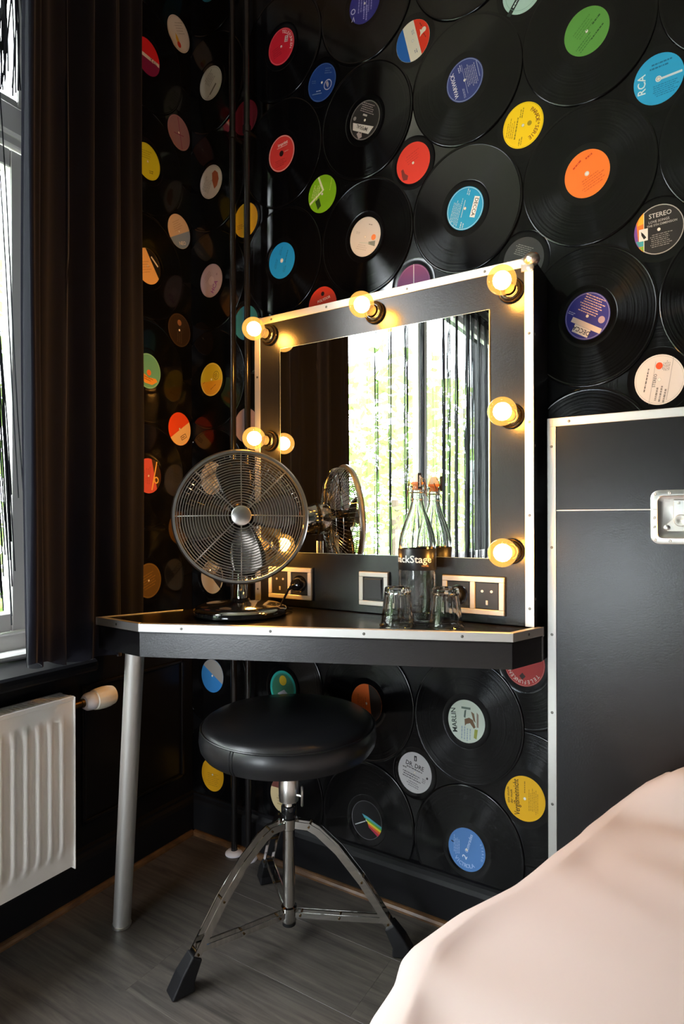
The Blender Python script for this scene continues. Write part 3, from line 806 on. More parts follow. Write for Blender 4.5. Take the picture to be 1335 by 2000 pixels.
 (-8, -4): ('#2f8aa0', 'vinyl record with turquoise label cut by the top edge at the corner', [('lines', 0, -.6, .8, .3, 2, 0, '#c05a4a')]),
 (-8, -2): ('#cfc7b8', 'vinyl record with ivory label in the corner, topmost whole one', [('ring', 0, 0, .94, .02, '#8f887a'), ('lines', -.05, .3, .9, .7, 5, 42, '#9a9284'), ('rect', .2, -.42, .75, .12, 42, '#6a5f50'), ('lines', .0, -.55, .8, .1, 1, 42, '#7f7666')]),
 (-8, 0): ('#d9d0c8', 'vinyl record with white label and brown half moon', [('ring', 0, 0, .95, .02, '#a39a92'), ('poly', [(.1, .5), (.35, .62), (.62, .4), (.7, 0), (.55, -.35), (.3, -.5), (.12, 0)], '#a5532c'), ('lines', -.35, -.1, .9, .7, 6, 60, '#a09790')]),
 (-8, 2): ('#bcaab8', 'vinyl record with lilac grey label and purple lettering', [('text', 'HCA', .28, -.42, .42, 58, '#8a2f96', .9), ('dot', .0, .0, .26, '#cdbcc8'), ('dot', .5, .3, .07, '#a08a98'), ('lines', -.3, .3, .7, .4, 3, 40, '#a594a2'), ('ring', 0, 0, .95, .015, '#9a8896')]),
 (-8, 4): ('#c9b422', 'vinyl record with olive yellow label and ring emblem', [('ring', .42, .2, .26, .03, '#4f4a1c'), ('lines', .42, .2, .3, .3, 3, 30, '#4f4a1c'), ('seg', 0, -1, .1, 1, '#d39c20'), ('lines', .1, -.5, .5, .12, 1, 30, '#8a5f1c'), ('lines', -.65, -.12, .25, .12, 1, 30, '#8a5f1c'), ('ring', 0, 0, .97, .03, '#e0d27a')]),
 (-8, 6): ('#cfc7bd', 'vinyl record with off-white label seen through the fan', [('lines', 0, .2, 1, .6, 4, 20, '#9c948a')]),
 (-8, 8): ('#cbbfa9', 'vinyl record with cream label crossed by black line below fan', [('rect', 0, 0, 2.0, .08, -40, '#1c1a18'), ('poly', [(0, 0), (.75, .62), (.97, .1), (.75, -.62)], '#2c2a28'), ('text', 'DISCO', -.15, .42, .34, 140, '#2a2622')]),
 (-8, 10): ('#2f7fc8', 'vinyl record with blue and grey label below the desk in corner', [('seg', .5, .87, .1, 1, '#8d9090')]),
 (-8, 12): ('#d99f12', 'vinyl record with amber label left under the stool seat', [('lines', 0, -.3, 1.1, .8, 7, 0, '#b5830f')]),
}
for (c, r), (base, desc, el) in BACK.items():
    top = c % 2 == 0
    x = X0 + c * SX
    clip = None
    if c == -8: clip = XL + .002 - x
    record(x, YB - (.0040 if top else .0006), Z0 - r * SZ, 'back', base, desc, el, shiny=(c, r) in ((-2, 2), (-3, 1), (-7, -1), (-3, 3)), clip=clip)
LEFT = {
 (0, 0): ('#d6cfc8', 'vinyl record with whitish label and red-yellow splash, left of corner', [('poly', [(-.3, -.1), (-.1, -.2), (.1, -.45), (-.1, -.6), (-.25, -.4)], '#d0a52a'), ('dot', .05, -.62, .17, '#c93422'), ('lines', .1, .4, .9, .7, 5, 30, '#b3aaa2'), ('ring', 0, 0, .95, .02, '#a9a199')]),
 (0, 2): ('#8e6a70', 'vinyl record with dusky rose label left of the corner', [('rect', .1, 0, .05, 1.9, 12, '#7a2c50'), ('rect', 0, -.1, .9, .05, 10, '#7a2c50'), ('ring', 0, 0, .96, .02, '#a98088')]),
 (0, 4): ('#cdb59c', 'vinyl record with beige label shading to blue, left of corner', [('seg', .5, -.87, .15, 1, '#7d93b4'), ('text', 'NEO', .3, -.62, .3, 20, '#e8e4e0'), ('lines', -.2, .3, .8, .6, 5, 35, '#b59a80')]),
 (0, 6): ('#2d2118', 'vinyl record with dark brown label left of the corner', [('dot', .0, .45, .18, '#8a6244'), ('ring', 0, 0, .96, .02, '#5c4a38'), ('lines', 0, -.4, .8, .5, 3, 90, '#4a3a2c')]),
 (0, 8): ('#e04c24', 'vinyl record with red over cream label left of the corner', [('seg', .55, -.83, .05, 1, '#ecc890'), ('rect', .35, -.45, .5, .26, 28, '#4a2c1c'), ('rect', .35, -.45, .42, .19, 28, '#ecc890'), ('lines', .35, -.45, .36, .13, 1, 28, '#4a2c1c')]),
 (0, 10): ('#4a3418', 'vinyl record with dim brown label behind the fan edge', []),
 (-1, 1): ('#7c1440', 'vinyl record with red and plum label beside the curtain top', [('seg', 0, 1, .05, 1, '#d81f24'), ('rect', 0, -.02, 1.9, .2, 0, '#dcd0c8'), ('text', 'Y-LL', .5, -.03, .3, 0, '#2a2024')]),
 (-1, 3): ('#c9c322', 'vinyl record with acid yellow label beside the curtain', [('lines', -.1, .35, .9, .5, 4, 10, '#a39c1c'), ('lines', .3, -.5, .4, .2, 2, 12, '#3f3c10'), ('ring', 0, 0, .96, .02, '#b0a81c')]),
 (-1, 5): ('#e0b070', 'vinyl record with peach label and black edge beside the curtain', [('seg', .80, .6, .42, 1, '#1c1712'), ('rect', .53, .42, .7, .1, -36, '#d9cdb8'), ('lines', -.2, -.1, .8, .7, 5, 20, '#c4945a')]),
 (-1, 7): ('#5fa391', 'vinyl record with sea green label and gold figure beside curtain', [('poly', [(-.8, -.05), (-.55, -.1), (0, -.35), (.6, -.35), (.75, -.5), (.3, -.75), (-.3, -.7)], '#d8963a'), ('dot', .05, -.08, .17, '#cf6a2c'), ('ring', 0, 0, .97, .03, '#8cc4b0'), ('lines', 0, -.45, .8, .25, 2, -10, '#8a4f1c')]),
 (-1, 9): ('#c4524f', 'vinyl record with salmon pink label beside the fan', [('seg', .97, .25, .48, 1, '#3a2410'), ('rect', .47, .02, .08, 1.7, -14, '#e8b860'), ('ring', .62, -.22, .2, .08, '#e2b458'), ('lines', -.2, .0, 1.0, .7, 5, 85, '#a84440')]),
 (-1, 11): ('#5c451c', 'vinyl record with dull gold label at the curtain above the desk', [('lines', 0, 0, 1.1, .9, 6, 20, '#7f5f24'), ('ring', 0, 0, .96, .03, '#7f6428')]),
}
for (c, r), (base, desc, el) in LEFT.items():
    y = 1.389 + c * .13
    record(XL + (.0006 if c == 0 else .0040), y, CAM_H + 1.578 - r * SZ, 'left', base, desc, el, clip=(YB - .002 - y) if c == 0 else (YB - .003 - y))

# ------------------------------------------------------------------ pipes
for i, (x, lab) in enumerate(((-1.250, 'black heating pipe nearer the corner, floor to ceiling'), (-1.193, 'black heating pipe nearer the mirror, floor to ceiling'))):
    p = thing('heating_pipe', lab, 'pipe', (x, 1.400, 0), 'twin heating pipes')
    MB().tube([(0, 0, 0.001), (0, 0, ZC - .001)], .0095, 16).build('pipe', M_pipe, p, True)
    MB().lathe([(.0100, .0005), (.0275, .0005), (.0275, .004), (.021, .010), (.0105, .012)], 24).build('floor_rosette', M_valvew, p, True)
    for zc in (.30, 2.2):
        MB().lathe([(.0096, zc - .01), (.0125, zc - .01), (.0125, zc + .01), (.0096, zc + .01)], 16).build('clip', M_pipe, p, True)
        MB().tube([(0, .008, zc), (0, YB - 1.400 - .006, zc)], .004, 8).build('clip_stem', M_pipe, p, True)

# ------------------------------------------------------------------ dressing desk
ZT = .79
poly = [(-1.2606, .923), (-1.0963, .912), (-.3446, 1.2237), (-.3090, 1.330), (-.3090, 1.4385), (-1.034, 1.4385), (-1.1738, 1.1194)]
dk = thing('dressing_desk', 'black corner desk with aluminium edging and one round leg', 'desk', (-.7, 1.2, 0))
T = Matrix.Translation((.7, -1.2, 0))
def inset(P, d):
    out = []
    n = len(P)
    for i in range(n):
        a, b_, c = Vector(P[i - 1]), Vector(P[i]), Vector(P[(i + 1) % n])
        e1 = (b_ - a).normalized(); e2 = (c - b_).normalized()
        n1 = Vector((-e1.y, e1.x)); n2 = Vector((-e2.y, e2.x))
        k = (n1 + n2); k = k / (1 + n1.dot(n2))
        out.append(tuple(b_ + k * d))
    return out
MB().prism(inset(poly, .0025), ZT - .022, ZT - .0012, T).build('desktop', M_lamgloss, dk)
ap = inset(poly, .004)
MB().prism(ap, ZT - .075, ZT - .0225, T).build('apron', M_lam, dk)
def edge_trim(P, i, j, h=.0185, lip=.012):
    a, c = Vector((*P[i], 0)), Vector((*P[j], 0))
    d = (c - a).normalized(); nrm = Vector((d.y, -d.x, 0))
    L = (c - a).length
    M = T @ Matrix(((d.x, -nrm.x, 0, a.x), (d.y, -nrm.y, 0, a.y), (0, 0, 1, 0), (0, 0, 0, 1)))
    b = MB()
    b.bbox((0, 0, ZT - h), (L, .0024, ZT), .0006, M)
    b.bbox((.004, .0024, ZT - .0012), (L - .004, lip, ZT), .0004, M)
    o = b.build('edge_trim', M_alu, dk)
    k = max(1, round(L / .2))
    for q in range(k):
        s = (q + .5) * L / k
        S = M @ Matrix.Translation((s, -.0002, ZT - h / 2)) @ Matrix.Rotation(PI / 2, 4, 'X')
        MB().lathe([(.0001, .0010), (.0013, .0010), (.0030, .0006), (.0032, 0)], 12, S).build('screw', M_screw, o)
for i, j in ((0, 1), (1, 2), (2, 3), (6, 0)): edge_trim(poly, i, j)
leg = [Vector((-1.160, .955, ZT - .076)), Vector((-1.272, 1.004, .0))]
b = MB(); b.tube([p + Vector((.7, -1.2, 0)) for p in leg], .0215, 24)
b.build('leg', M_alu, dk, True)
MB().lathe([(.024, 0), (.024, .005), (.0216, .007)], 24, Matrix.Translation(leg[1] + Vector((.7, -1.2, .0002)))).build('leg_foot', M_chromer, dk, True)

# ------------------------------------------------------------------ lit mirror
YM = 1.31
PX0, PX1, PZ0, PZ1 = -1.0895, -.3235, ZT + .0006, 1.583
mc = thing('lit_mirror', 'dressing mirror in a black box panel with aluminium edges', 'mirror', ((PX0 + PX1) / 2, 1.375, PZ0))
T = Matrix.Translation((-(PX0 + PX1) / 2, -1.375, -PZ0))
MB().bbox((PX0 + .001, YM + .001, PZ0), (PX1 - .001, 1.4405, PZ1 - .001), .001, T).build('box_panel', M_lam, mc)
def alu_strip(a, c, parent=mc, name='edge_trim', TT=None):
    return MB().bbox(a, c, .0007, TT if TT is not None else T).build(name, M_alu, parent)
w = .0195
e1 = alu_strip((PX0, YM - .001, PZ0), (PX0 + w, YM + .0005, PZ1 - w))
e2 = alu_strip((PX0, YM - .001, PZ1 - w), (PX1, YM + .0005, PZ1))
e3 = alu_strip((PX1 - w, YM - .001, PZ0), (PX1, YM + .0005, PZ1 - w))
alu_strip((PX0, YM + .0008, PZ1 - .0010), (PX1, YM + .022, PZ1 + .0004))
alu_strip((PX0 - .0006, YM + .0008, PZ0), (PX0 + .0006, YM + .022, PZ1 - .002))
def screw_front(x, y, z, parent, TT, r=.0032):
    S = TT @ Matrix.Translation((x, y, z)) @ Matrix.Rotation(PI / 2, 4, 'X')
    MB().lathe([(.0001, .0009), (.0013, .0009), (r * .9, .0007), (r, 0)], 12, S).build('screw', M_screw, parent)
for z in (.83, 1.03, 1.23, 1.42): screw_front(PX1 - w / 2, YM - .001, z, e3, T); screw_front(PX0 + w / 2, YM - .001, z, e1, T)
for x in (-1.03, -.85, -.62, -.43): screw_front(x, YM - .001, PZ1 - w / 2, e2, T)
for z in (.85, 1.18, 1.42):
    S = T @ Matrix.Translation((PX1 - .001, YM + .012, z)) @ Matrix.Rotation(PI / 2, 4, 'Y')
    MB().lathe([(.0001, .0009), (.0013, .0009), (.003, .0007), (.0032, 0)], 12, S).build('screw', M_screw, mc)
# ball corner brackets
def ball_corner(x, s):
    b = MB()
    ico = [(.0001, .014)] + [(.0175 * math.sin(a), .0 + .0145 * math.cos(a)) for a in [PI * k / 10 for k in range(1, 10)]] + [(.0001, -.0145)]
    b.lathe(ico, 20, T @ Matrix.Translation((x - s * .005, YM + .004, PZ1 - .004)))
    for dx, dz in ((-.020, -.007), (-.006, -.024)):
        b.lathe([(.0075, -.0005), (.0075, .0030), (.006, .0036), (.0001, .0036)], 16, T @ Matrix.Translation((x + s * dx, YM - .001, PZ1 + dz)) @ Matrix.Rotation(PI / 2, 4, 'X'))
    b.bbox((x - s * .026, YM - .0026, PZ1 - .030), (x, YM - .0008, PZ1), .001, T)
    return b.build('corner_bracket', M_chromer, mc, True)
ball_corner(PX1, 1)
MB().bbox((PX0 - .0012, YM - .0024, PZ1 - .024), (PX0 + .022, YM + .02, PZ1 + .0012), .001, T).build('corner_bracket', M_chromer, mc)
GX0, GX1, GZ0, GZ1 = -.9985, -.4190, .9345, 1.4868
gl = MB().box((GX0, YM - .0030, GZ0), (GX1, YM + .0008, GZ1), T).build('glass_edge', M_mirroredge, mc)
MB().add([(GX0 + .001, YM - .0032, GZ0 + .001), (GX1 - .001, YM - .0032, GZ0 + .001), (GX1 - .001, YM - .0032, GZ1 - .001), (GX0 + .001, YM - .0032, GZ1 - .001)], [(0, 1, 2, 3)], T).build('mirror_glass', M_mirror, mc)
# sockets (part of the mirror) and the bulbs that screw into them
BX = {'L': -1.036, 'M': -.7065, 'R': -.3715}
BULBS = [('L', 1.530, 'glowing amber bulb at the upper left of the mirror'), ('M', 1.532, 'glowing amber bulb above the middle of the mirror'),
         ('R', 1.519, 'glowing amber bulb at the upper right of the mirror'), ('R', 1.246, 'glowing amber bulb halfway up the right of the mirror'),
         ('L', 1.239, 'glowing amber bulb halfway up the left, above the fan'), ('R', .952, 'glowing amber bulb at the lower right of the mirror'),
         ('L', .952, 'glowing amber bulb behind the fan at the lower left')]
MY = Matrix.Rotation(PI / 2, 4, 'X')       # local z -> -Y (towards the room)
gp = []
for k in range(0, 25):
    a = PI * k / 24
    gp.append((.0300 * math.sin(a), .066 - .0310 * math.cos(a)))
bulb_prof = [(.0128, .017), (.0128, .022), (.0140, .030), (.0172, .038)] + [(r, z) for r, z in gp if z > .043]
bulb_prof[-1] = (.0001, bulb_prof[-1][1])
bulbs = []
for k, z, lab in BULBS:
    x = BX[k]
    S = T @ Matrix.Translation((x, YM - .0002, z)) @ MY
    so_ = MB().lathe([(.0275, 0), (.0275, .004), (.0262, .006), (.0235, .0065), (.0228, .012), (.0205, .014), (.0185, .0142), (.0175, .016), (.0160, .016), (.0160, .002)], 32, S).build('lamp_socket', M_gloss, mc, True)
    MB().lathe([(.0262, .0062), (.0250, .0072), (.0240, .0066)], 32, S).build('socket_ring', M_brass, so_, True)
    bo = thing('light_bulb', lab, 'light bulb', (x, YM - .003, z), 'bulbs around the mirror')
    bo.rotation_euler = (PI / 2, 0, 0)
    MB().lathe(bulb_prof, 32).build('glass_globe', M_bulb, bo, True)
    MB().lathe([(.0001, .003), (.0130, .003), (.0135, .006), (.0126, .0075), (.0135, .009), (.0126, .0105), (.0135, .012), (.0126, .0135), (.0128, .018)], 24).build('screw_cap', M_brass, bo, True)
    MB().lathe([(.0001, .0455)] + [(.0190 * math.sin(PI * q / 10), .0640 - .0195 * math.cos(PI * q / 10)) for q in range(1, 10)] + [(.0001, .0835)], 16).build('filament', M_filament, bo, True)

# ------------------------------------------------------------------ sockets and switch
def outlet(x0, x1, z0, z1, label, inserts, name, cat):
    o = thing(name, label, cat, ((x0 + x1) / 2, YM, z0))
    TT = Matrix.Translation((-(x0 + x1) / 2, -YM, -z0))
    n = len(inserts); b = MB()
    wd = (x1 - x0)
    fr = .0115
    # frame bars
    b.bbox((x0, YM - .010, z0), (x1, YM - .0002, z0 + fr), .001, TT)
    b.bbox((x0, YM - .010, z1 - fr), (x1, YM - .0002, z1), .001, TT)
    cw = (wd - fr * (n + 1)) / n
    for i in range(n + 1):
        xx = x0 + i * (cw + fr)
        b.bbox((xx, YM - .010, z0 + fr), (xx + fr, YM - .0002, z1 - fr), .001, TT)
    b.build('plate_frame', M_plate, o)
    MB().bbox((x0 - .002, YM - .004, z0 - .002), (x1 + .002, YM - .0001, z1 + .002), .001, TT).build('back_plate', M_black, o)
    for i, kind in enumerate(inserts):
        xa = x0 + fr + i * (cw + fr); xc = xa + cw / 2; zc = (z0 + z1) / 2
        if kind == 'rocker':
            ins = MB()
            ins.bbox((xa + .001, YM - .0085, z0 + fr + .001), (xa + cw - .001, YM - .004, z1 - fr - .001), .001, TT)
            io = ins.build('insert', M_insert, o)
            M2 = TT @ Matrix.Translation((xc, YM - .0100, zc)) @ Matrix.Rotation(R_(4), 4, 'X')
            MB().bbox((-cw * .42, -.002, -(z1 - z0) * .31), (cw * .42, .0016, (z1 - z0) * .31), .0012, M2).build('rocker', M_insert, io)
            continue
        io = MB().bbox((xa + .001, YM - .0075, z0 + fr + .001), (xa + cw - .001, YM - .004, z1 - fr - .001), .001, TT).build('insert', M_insert, o)
        S = TT @ Matrix.Translation((xc, YM - .0075, zc)) @ MY
        if kind == 'round':
            MB().lathe([(.0225, 0), (.0225, .0012), (.0205, .0014), (.0200, .0002), (.0001, .0002)], 28, S).build('socket_well', M_gloss, io, True)
        else:
            for dx in (-.0105, .0105):
                MB().lathe([(.0030, 0), (.0030, .0010), (.0022, .0012), (.0001, .0006)], 12, S @ Matrix.Translation((dx, .010, 0))).build('pin_hole', M_plate, io, True)
            MB().bbox((-.0025, -.020, 0), (.0025, -.010, .0012), .0005, S).build('earth_slot', M_plate, io)
    return o
outlet(-.7500, -.6697, .8105, .8925, 'single rocker light switch in pale frame below the mirror', ['rocker'], 'light_switch', 'switch')
outlet(-.5292, -.3862, .8105, .8938, 'double power socket in pale frame behind the tumblers', ['round', 'pins'], 'power_socket', 'socket')
outlet(-1.0358, -.8943, .8105, .8945, 'double power socket in pale frame beside the fan', ['pins', 'round'], 'power_socket', 'socket')
def plug(x, z, label, angle):
    o = thing('power_plug', label, 'plug', (x, YM - .0078, z))
    o.rotation_euler = (PI / 2, 0, 0)
    MB().lathe([(.0185, 0), (.0190, .004), (.0185, .016), (.0150, .026), (.0080, .030), (.0001, .031)], 24, Matrix.Translation((0, 0, .0006))).build('plug_body', M_gloss, o, True)
    MB().tube([(0, 0, .026), (-.004, -.004, .036), (-.010, -.010, .040)], .005, 10).build('cable_sleeve', M_gloss, o, True)
    return o
outlet_zc = .852
plug(-.4958, outlet_zc, 'black round plug in the socket behind the tumblers', 0)
plug(-.9282, outlet_zc, 'black round plug in the socket beside the fan', 0)

# ------------------------------------------------------------------ headboard like a flight case
HX0, HX1, HY, HZ = -.3075, 1.55, 1.36, 1.2416
hb = thing('headboard', 'black flight-case headboard with aluminium edges and butterfly latch', 'headboard', (.6, 1.40, 0))
T = Matrix.Translation((-.6, -1.40, 0))
ZS = 1.0405
MB().bbox((HX0 + .001, HY + .001, 0.0005), (HX1, 1.4400, ZS - .0012), .0006, T).build('lower_panel', M_lam, hb)
MB().bbox((HX0 + .001, HY + .001, ZS + .0012), (HX1, 1.4400, HZ - .001), .0006, T).build('upper_panel', M_lam, hb)
MB().bbox((HX0 + .004, HY + .0002, ZS - .0012), (HX1, 1.43, ZS + .0012), .0003, T).build('seam_strip', M_alu, hb)
w = .0185
h1 = alu_strip((HX0, HY - .0012, 0.0005), (HX0 + w, HY + .0008, HZ - w), hb, 'edge_trim', T)
h2 = alu_strip((HX0, HY - .0012, HZ - w), (HX1, HY + .0008, HZ), hb, 'edge_trim', T)
alu_strip((HX0, HY + .001, HZ - .001), (HX1, HY + .02, HZ + .0005), hb, 'edge_trim', T)
for z in (.12, .40, .60, .77, .96, 1.18): screw_front(HX0 + w / 2, HY - .0012, z, h1, T)
for x in (-.262, -.03, .25): screw_front(x, HY - .0012, HZ - w / 2, h2, T)
# recessed butterfly latch
LX0, LX1, LZ0, LZ1 = -.1055, .0045, .9715, 1.0790
def rrect(x0, x1, z0, z1, r, n=6):
    P = []
    for cx, cz, a0 in ((x1 - r, z1 - r, 0), (x0 + r, z1 - r, 90), (x0 + r, z0 + r, 180), (x1 - r, z0 + r, 270)):
        for k in range(n + 1):
            a = R_(a0 + 90 * k / n); P.append((cx + r * math.cos(a), cz + r * math.sin(a)))
    return P
lt = thing('latch_holder', '', '') if False else None
o1 = rrect(LX0, LX1, LZ0, LZ1, .016); i1 = rrect(LX0 + .0125, LX1 - .0125, LZ0 + .0125, LZ1 - .0125, .010)
i2 = rrect(LX0 + .019, LX1 - .019, LZ0 + .019, LZ1 - .019, .007)
n = len(o1)
yy = HY - .0012
rings = [(o1, yy + .0012), (o1, yy - .0010), (rrect(LX0 + .0015, LX1 - .0015, LZ0 + .0015, LZ1 - .0015, .015), yy - .0016), (rrect(LX0 + .0110, LX1 - .0110, LZ0 + .011, LZ1 - .011, .011), yy - .0016), (i1, yy - .0026), (i2, yy + .0004)]
vs = [(x, y_, z) for P, y_ in rings for x, z in P]
fs = [(k * n + i, k * n + (i + 1) % n, (k + 1) * n + (i + 1) % n, (k + 1) * n + i) for k in range(len(rings) - 1) for i in range(n)]
fs.append(tuple((len(rings) - 1) * n + i for i in range(n)))
dish = MB().add(vs, fs, T).build('latch_dish', M_chromer, hb, 30)
cx, cz = (LX0 + LX1) / 2, (LZ0 + LZ1) / 2
MB().bbox((LX0 + .002, yy - .0019, ZS - .0007), (LX0 + .011, yy - .0014, ZS + .0007), .0002, T).build('seam_mark', M_alu, dish)
for dx, dz in ((.008, .008), (.0065, .034), (.0065, .0525), (.008, .0995), (.034, .0065), (.034, .101), (.076, .0065), (.076, .101), (.102, .008), (.1035, .034), (.1035, .0525), (.102, .0995)):
    S = T @ Matrix.Translation((LX0 + dx, yy - .0016, LZ0 + dz)) @ MY
    MB().lathe([(.0032, 0), (.0030, .0009), (.0018, .0012), (.0012, .0006), (.0001, .0005)], 12, S).build('rivet', M_alu, dish, True)
MB().bbox((LX0 + .040, yy - .0040, cz - .006), (LX1 - .014, yy - .0006, LZ1 - .020), .001, T).build('latch_tongue', M_chromer, dish)
MB().prism([(LX0 + .024, cz - .020), (LX0 + .030, cz - .028), (LX1 - .030, cz - .028), (LX1 - .024, cz - .020), (cx + .012, cz - .002), (cx - .014, cz - .002)], -.0042, -.0014,
           T @ Matrix(((1, 0, 0, 0), (0, 0, 1, yy), (0, 1, 0, 0), (0, 0, 0, 1)))).build('latch_cam_plate', M_alu, dish)
S = T @ Matrix.Translation((cx - .002, yy - .0040, cz - .007)) @ MY
MB().lathe([(.0118, 0), (.0118, .0040), (.0108, .0052), (.0040, .0052), (.0030, .0046), (.0001, .0046)], 28, S).build('latch_knob', M_alu, dish, True)
for x in (LX0 + .029, LX1 - .029):
    MB().lathe([(.0055, 0), (.0055, .0022), (.004, .003), (.0001, .003)], 16, T @ Matrix.Translation((x, yy - .0042, cz - .021)) @ MY).build('rivet', M_chromer, dish, True)
for dx in (-.006, .008):
    MB().lathe([(.0034, 0), (.0034, .002), (.0001, .0024)], 12, T @ Matrix.Translation((cx + dx, yy - .0040, LZ1 - .026)) @ MY).build('rivet', M_alu, dish, True)

# ------------------------------------------------------------------ radiator
RX, RY0, RY1, RZ0, RZ1 = -1.370, -.62, .9445, .149, .570
rd = thing('panel_radiator', 'white ribbed panel radiator under the window', 'radiator', (-1.40, .16, RZ0))
T = Matrix.Translation((1.40, -.16, -RZ0))
pitch = .0305
NR = int((RY1 - RY0) / pitch)
ys = []; 
for i in range(NR):
    y0 = RY1 - .020 - (i + .5) * pitch
    if y0 - pitch / 2 < RY0 + .012: break
    for q in (.48, .30, .24, .12, -.12, -.24, -.30, -.48): ys.append((y0 + q * pitch, q))
zsr = [RZ0, RZ0 + .030, RZ0 + .042, RZ0 + .055, RZ0 + .075, .30, .42, RZ1 - .075, RZ1 - .052, RZ1 - .040, RZ1 - .030, RZ1 - .006, RZ1]
def depth(q, z):
    e = min(z - (RZ0 + .042), (RZ1 - .040) - z)
    k = max(0, min(1, e / .02)); k = k * k * (3 - 2 * k)
    a = abs(q)
    s = 1 if a <= .13 else (0 if a >= .31 else (.31 - a) / .18)
    return .0065 * s * k
Y = [(RY1, .5)] + ys + [(RY0, .5)]
vs = []; fs = []
for z in zsr:
    for yv, q in Y:
        dd = depth(q, z)
        if z == RZ1: dd -= .004
        vs.append((RX - .0065 + dd, yv, z))
m_ = len(Y)
for k in range(len(zsr) - 1):
    for i in range(m_ - 1):
        a = k * m_ + i; fs.append((a + 1, a, a + m_, a + m_ + 1))
MB().add(vs, fs, T).build('front_panel', M_rad, rd, 50)
MB().box((RX - .010, RY0 + .001, RZ0 + .001), (RX - .0068, RY1 - .001, RZ1 - .005), T).build('panel_back', M_rad, rd)
MB().bbox((RX - .066, RY0, RZ0), (RX - .056, RY1, RZ1 - .004), .002, T).build('rear_panel', M_rad, rd)
MB().bbox((RX - .064, RY1 - .002, RZ0 - .008), (RX - .002, RY1 + .0012, RZ1 + .006), .001, T).build('side_panel', M_rad, rd)
MB().bbox((RX - .064, RY0 - .0012, RZ0 - .008), (RX - .002, RY0 + .002, RZ1 + .006), .001, T).build('side_panel', M_rad, rd)
b = MB()
b.bbox((RX - .066, RY0, RZ1 - .002), (RX - .054, RY1, RZ1 + .008), .001, T)
b.bbox((RX - .022, RY0, RZ1 - .002), (RX - .0045, RY1, RZ1 + .008), .001, T)
yv = RY0 + .01
while yv < RY1 - .01:
    b.box((RX - .055, yv, RZ1 + .001), (RX - .021, yv + .0065, RZ1 + .0075), T); yv += .0115
b.build('top_grille', M_rad, rd)
MB().box((RX - .05, RY0 + .01, RZ0 + .02), (RX - .02, RY1 - .01, RZ1 - .03), T).build('convector_fins', M_black, rd)
for yv in (RY0 + .2, RY1 - .2):
    MB().bbox((XL + .001 - 0, yv - .015, RZ0 + .05), (RX - .066, yv + .015, RZ1 - .06), .001, T).build('wall_bracket', M_rad, rd)
MB().tube([(RX - .033, RY1 + .001, RZ0 + .045), (RX - .033, RY1 + .012, RZ0 + .045)], .011, 6, M=T).build('drain_plug', M_brass, rd)
MB().tube([(RX - .033, RY1 + .001, RZ1 - .025), (RX - .033, RY1 + .012, RZ1 - .025)], .009, 8, M=T).build('valve_nipple', M_brass, rd)
tv = thing('thermostat_valve', 'cream thermostatic valve head on the radiator end', 'valve', (-1.400, .957, .545))
tv.rotation_euler = (-PI / 2, 0, 0)          # local z -> +Y
MB().lathe([(.0001, 0), (.010, 0), (.010, .022), (.0115, .022), (.0115, .032), (.008, .034)], 12).build('valve_body', M_brass, tv, True)
MB().tube([(-.002, 0, .016), (-.0690, 0, .016)], .0075, 10).build('supply_pipe', M_pipe, tv, True)
MB().lathe([(.009, .030), (.0170, .032), (.0225, .040), (.0240, .052), (.0235, .060), (.022, .062)], 32).build('collar', M_valvew, tv, True)
b = MB()
N = 48
prof = [(.0225, .060), (.0262, .062), (.0280, .072), (.0290, .090), (.0280, .106), (.0250, .118), (.0195, .1215)]
vs = []
for r, z in prof:
    for i in range(N):
        rr = r - (.0011 if (i % 4 == 0) and .064 < z < .110 else 0)
        a = 2 * PI * i / N; vs.append((rr * math.cos(a), rr * math.sin(a), z))
fs = [(k * N + i, k * N + (i + 1) % N, (k + 1) * N + (i + 1) % N, (k + 1) * N + i) for k in range(len(prof) - 1) for i in range(N)]
MB().add(vs, fs).build('dial', M_valve, tv, True)
cap = MB().lathe([(.0196, .1214), (.0190, .1195), (.0001, .1195)], 32).build('end_cap', M_valveend, tv, True)
for i in range(10):
    a = 2 * PI * i / 10
    MB().lathe([(.0024, .1195), (.0020, .1212), (.0001, .1215)], 8, Matrix.Translation((.0135 * math.cos(a), .0135 * math.sin(a), 0))).build('notch', M_valve, cap, True)

# ------------------------------------------------------------------ desk fan
FC = Vector((-.932, 1.070, 1.030))
fn = Vector((.670, -.740, 0.06)).normalized()
fx = Vector((0, 0, 1)).cross(fn).normalized()      # sideways
fy = fn.cross(fx)
FB = Vector((FC.x - .085 * fn.x, FC.y - .085 * fn.y, ZT))
fan = thing('desk_fan', 'chrome desk fan with round wire cage on black base', 'fan', tuple(FB))
TF = Matrix.Translation(-FB) @ Matrix(((fx.x, fy.x, fn.x, FC.x), (fx.y, fy.y, fn.y, FC.y), (fx.z, fy.z, fn.z, FC.z), (0, 0, 0, 1)))
FR = .1525
MB().lathe([(.0001, .0006), (.108, .0006), (.112, .003), (.1125, .012), (.108, .020), (.095, .025), (.045, .030), (.024, .034), (.020, .040)], 56).build('base', M_gloss, fan, True)
MB().lathe([(.1128, .0125), (.1136, .0150), (.1122, .0178), (.1085, .0205)], 56).build('base_ring', M_chrome, fan, True)
MB().lathe([(.0145, .036), (.0145, .060), (.0125, .064), (.0125, .170)], 28).build('neck', M_chrome, fan, True)
hz = FC.z - ZT
b = MB(); b.lathe([(.0001, -.150), (.020, -.150), (.036, -.146), (.045, -.136), (.047, -.120), (.047, -.066), (.043, -.061), (.0001, -.061)], 36, TF)
b.build('motor_housing', M_chrome, fan, True)
MB().lathe([(.0472, -.098), (.0480, -.096), (.0480, -.090), (.0472, -.088)], 36, TF).build('housing_band', M_gloss, fan, True)
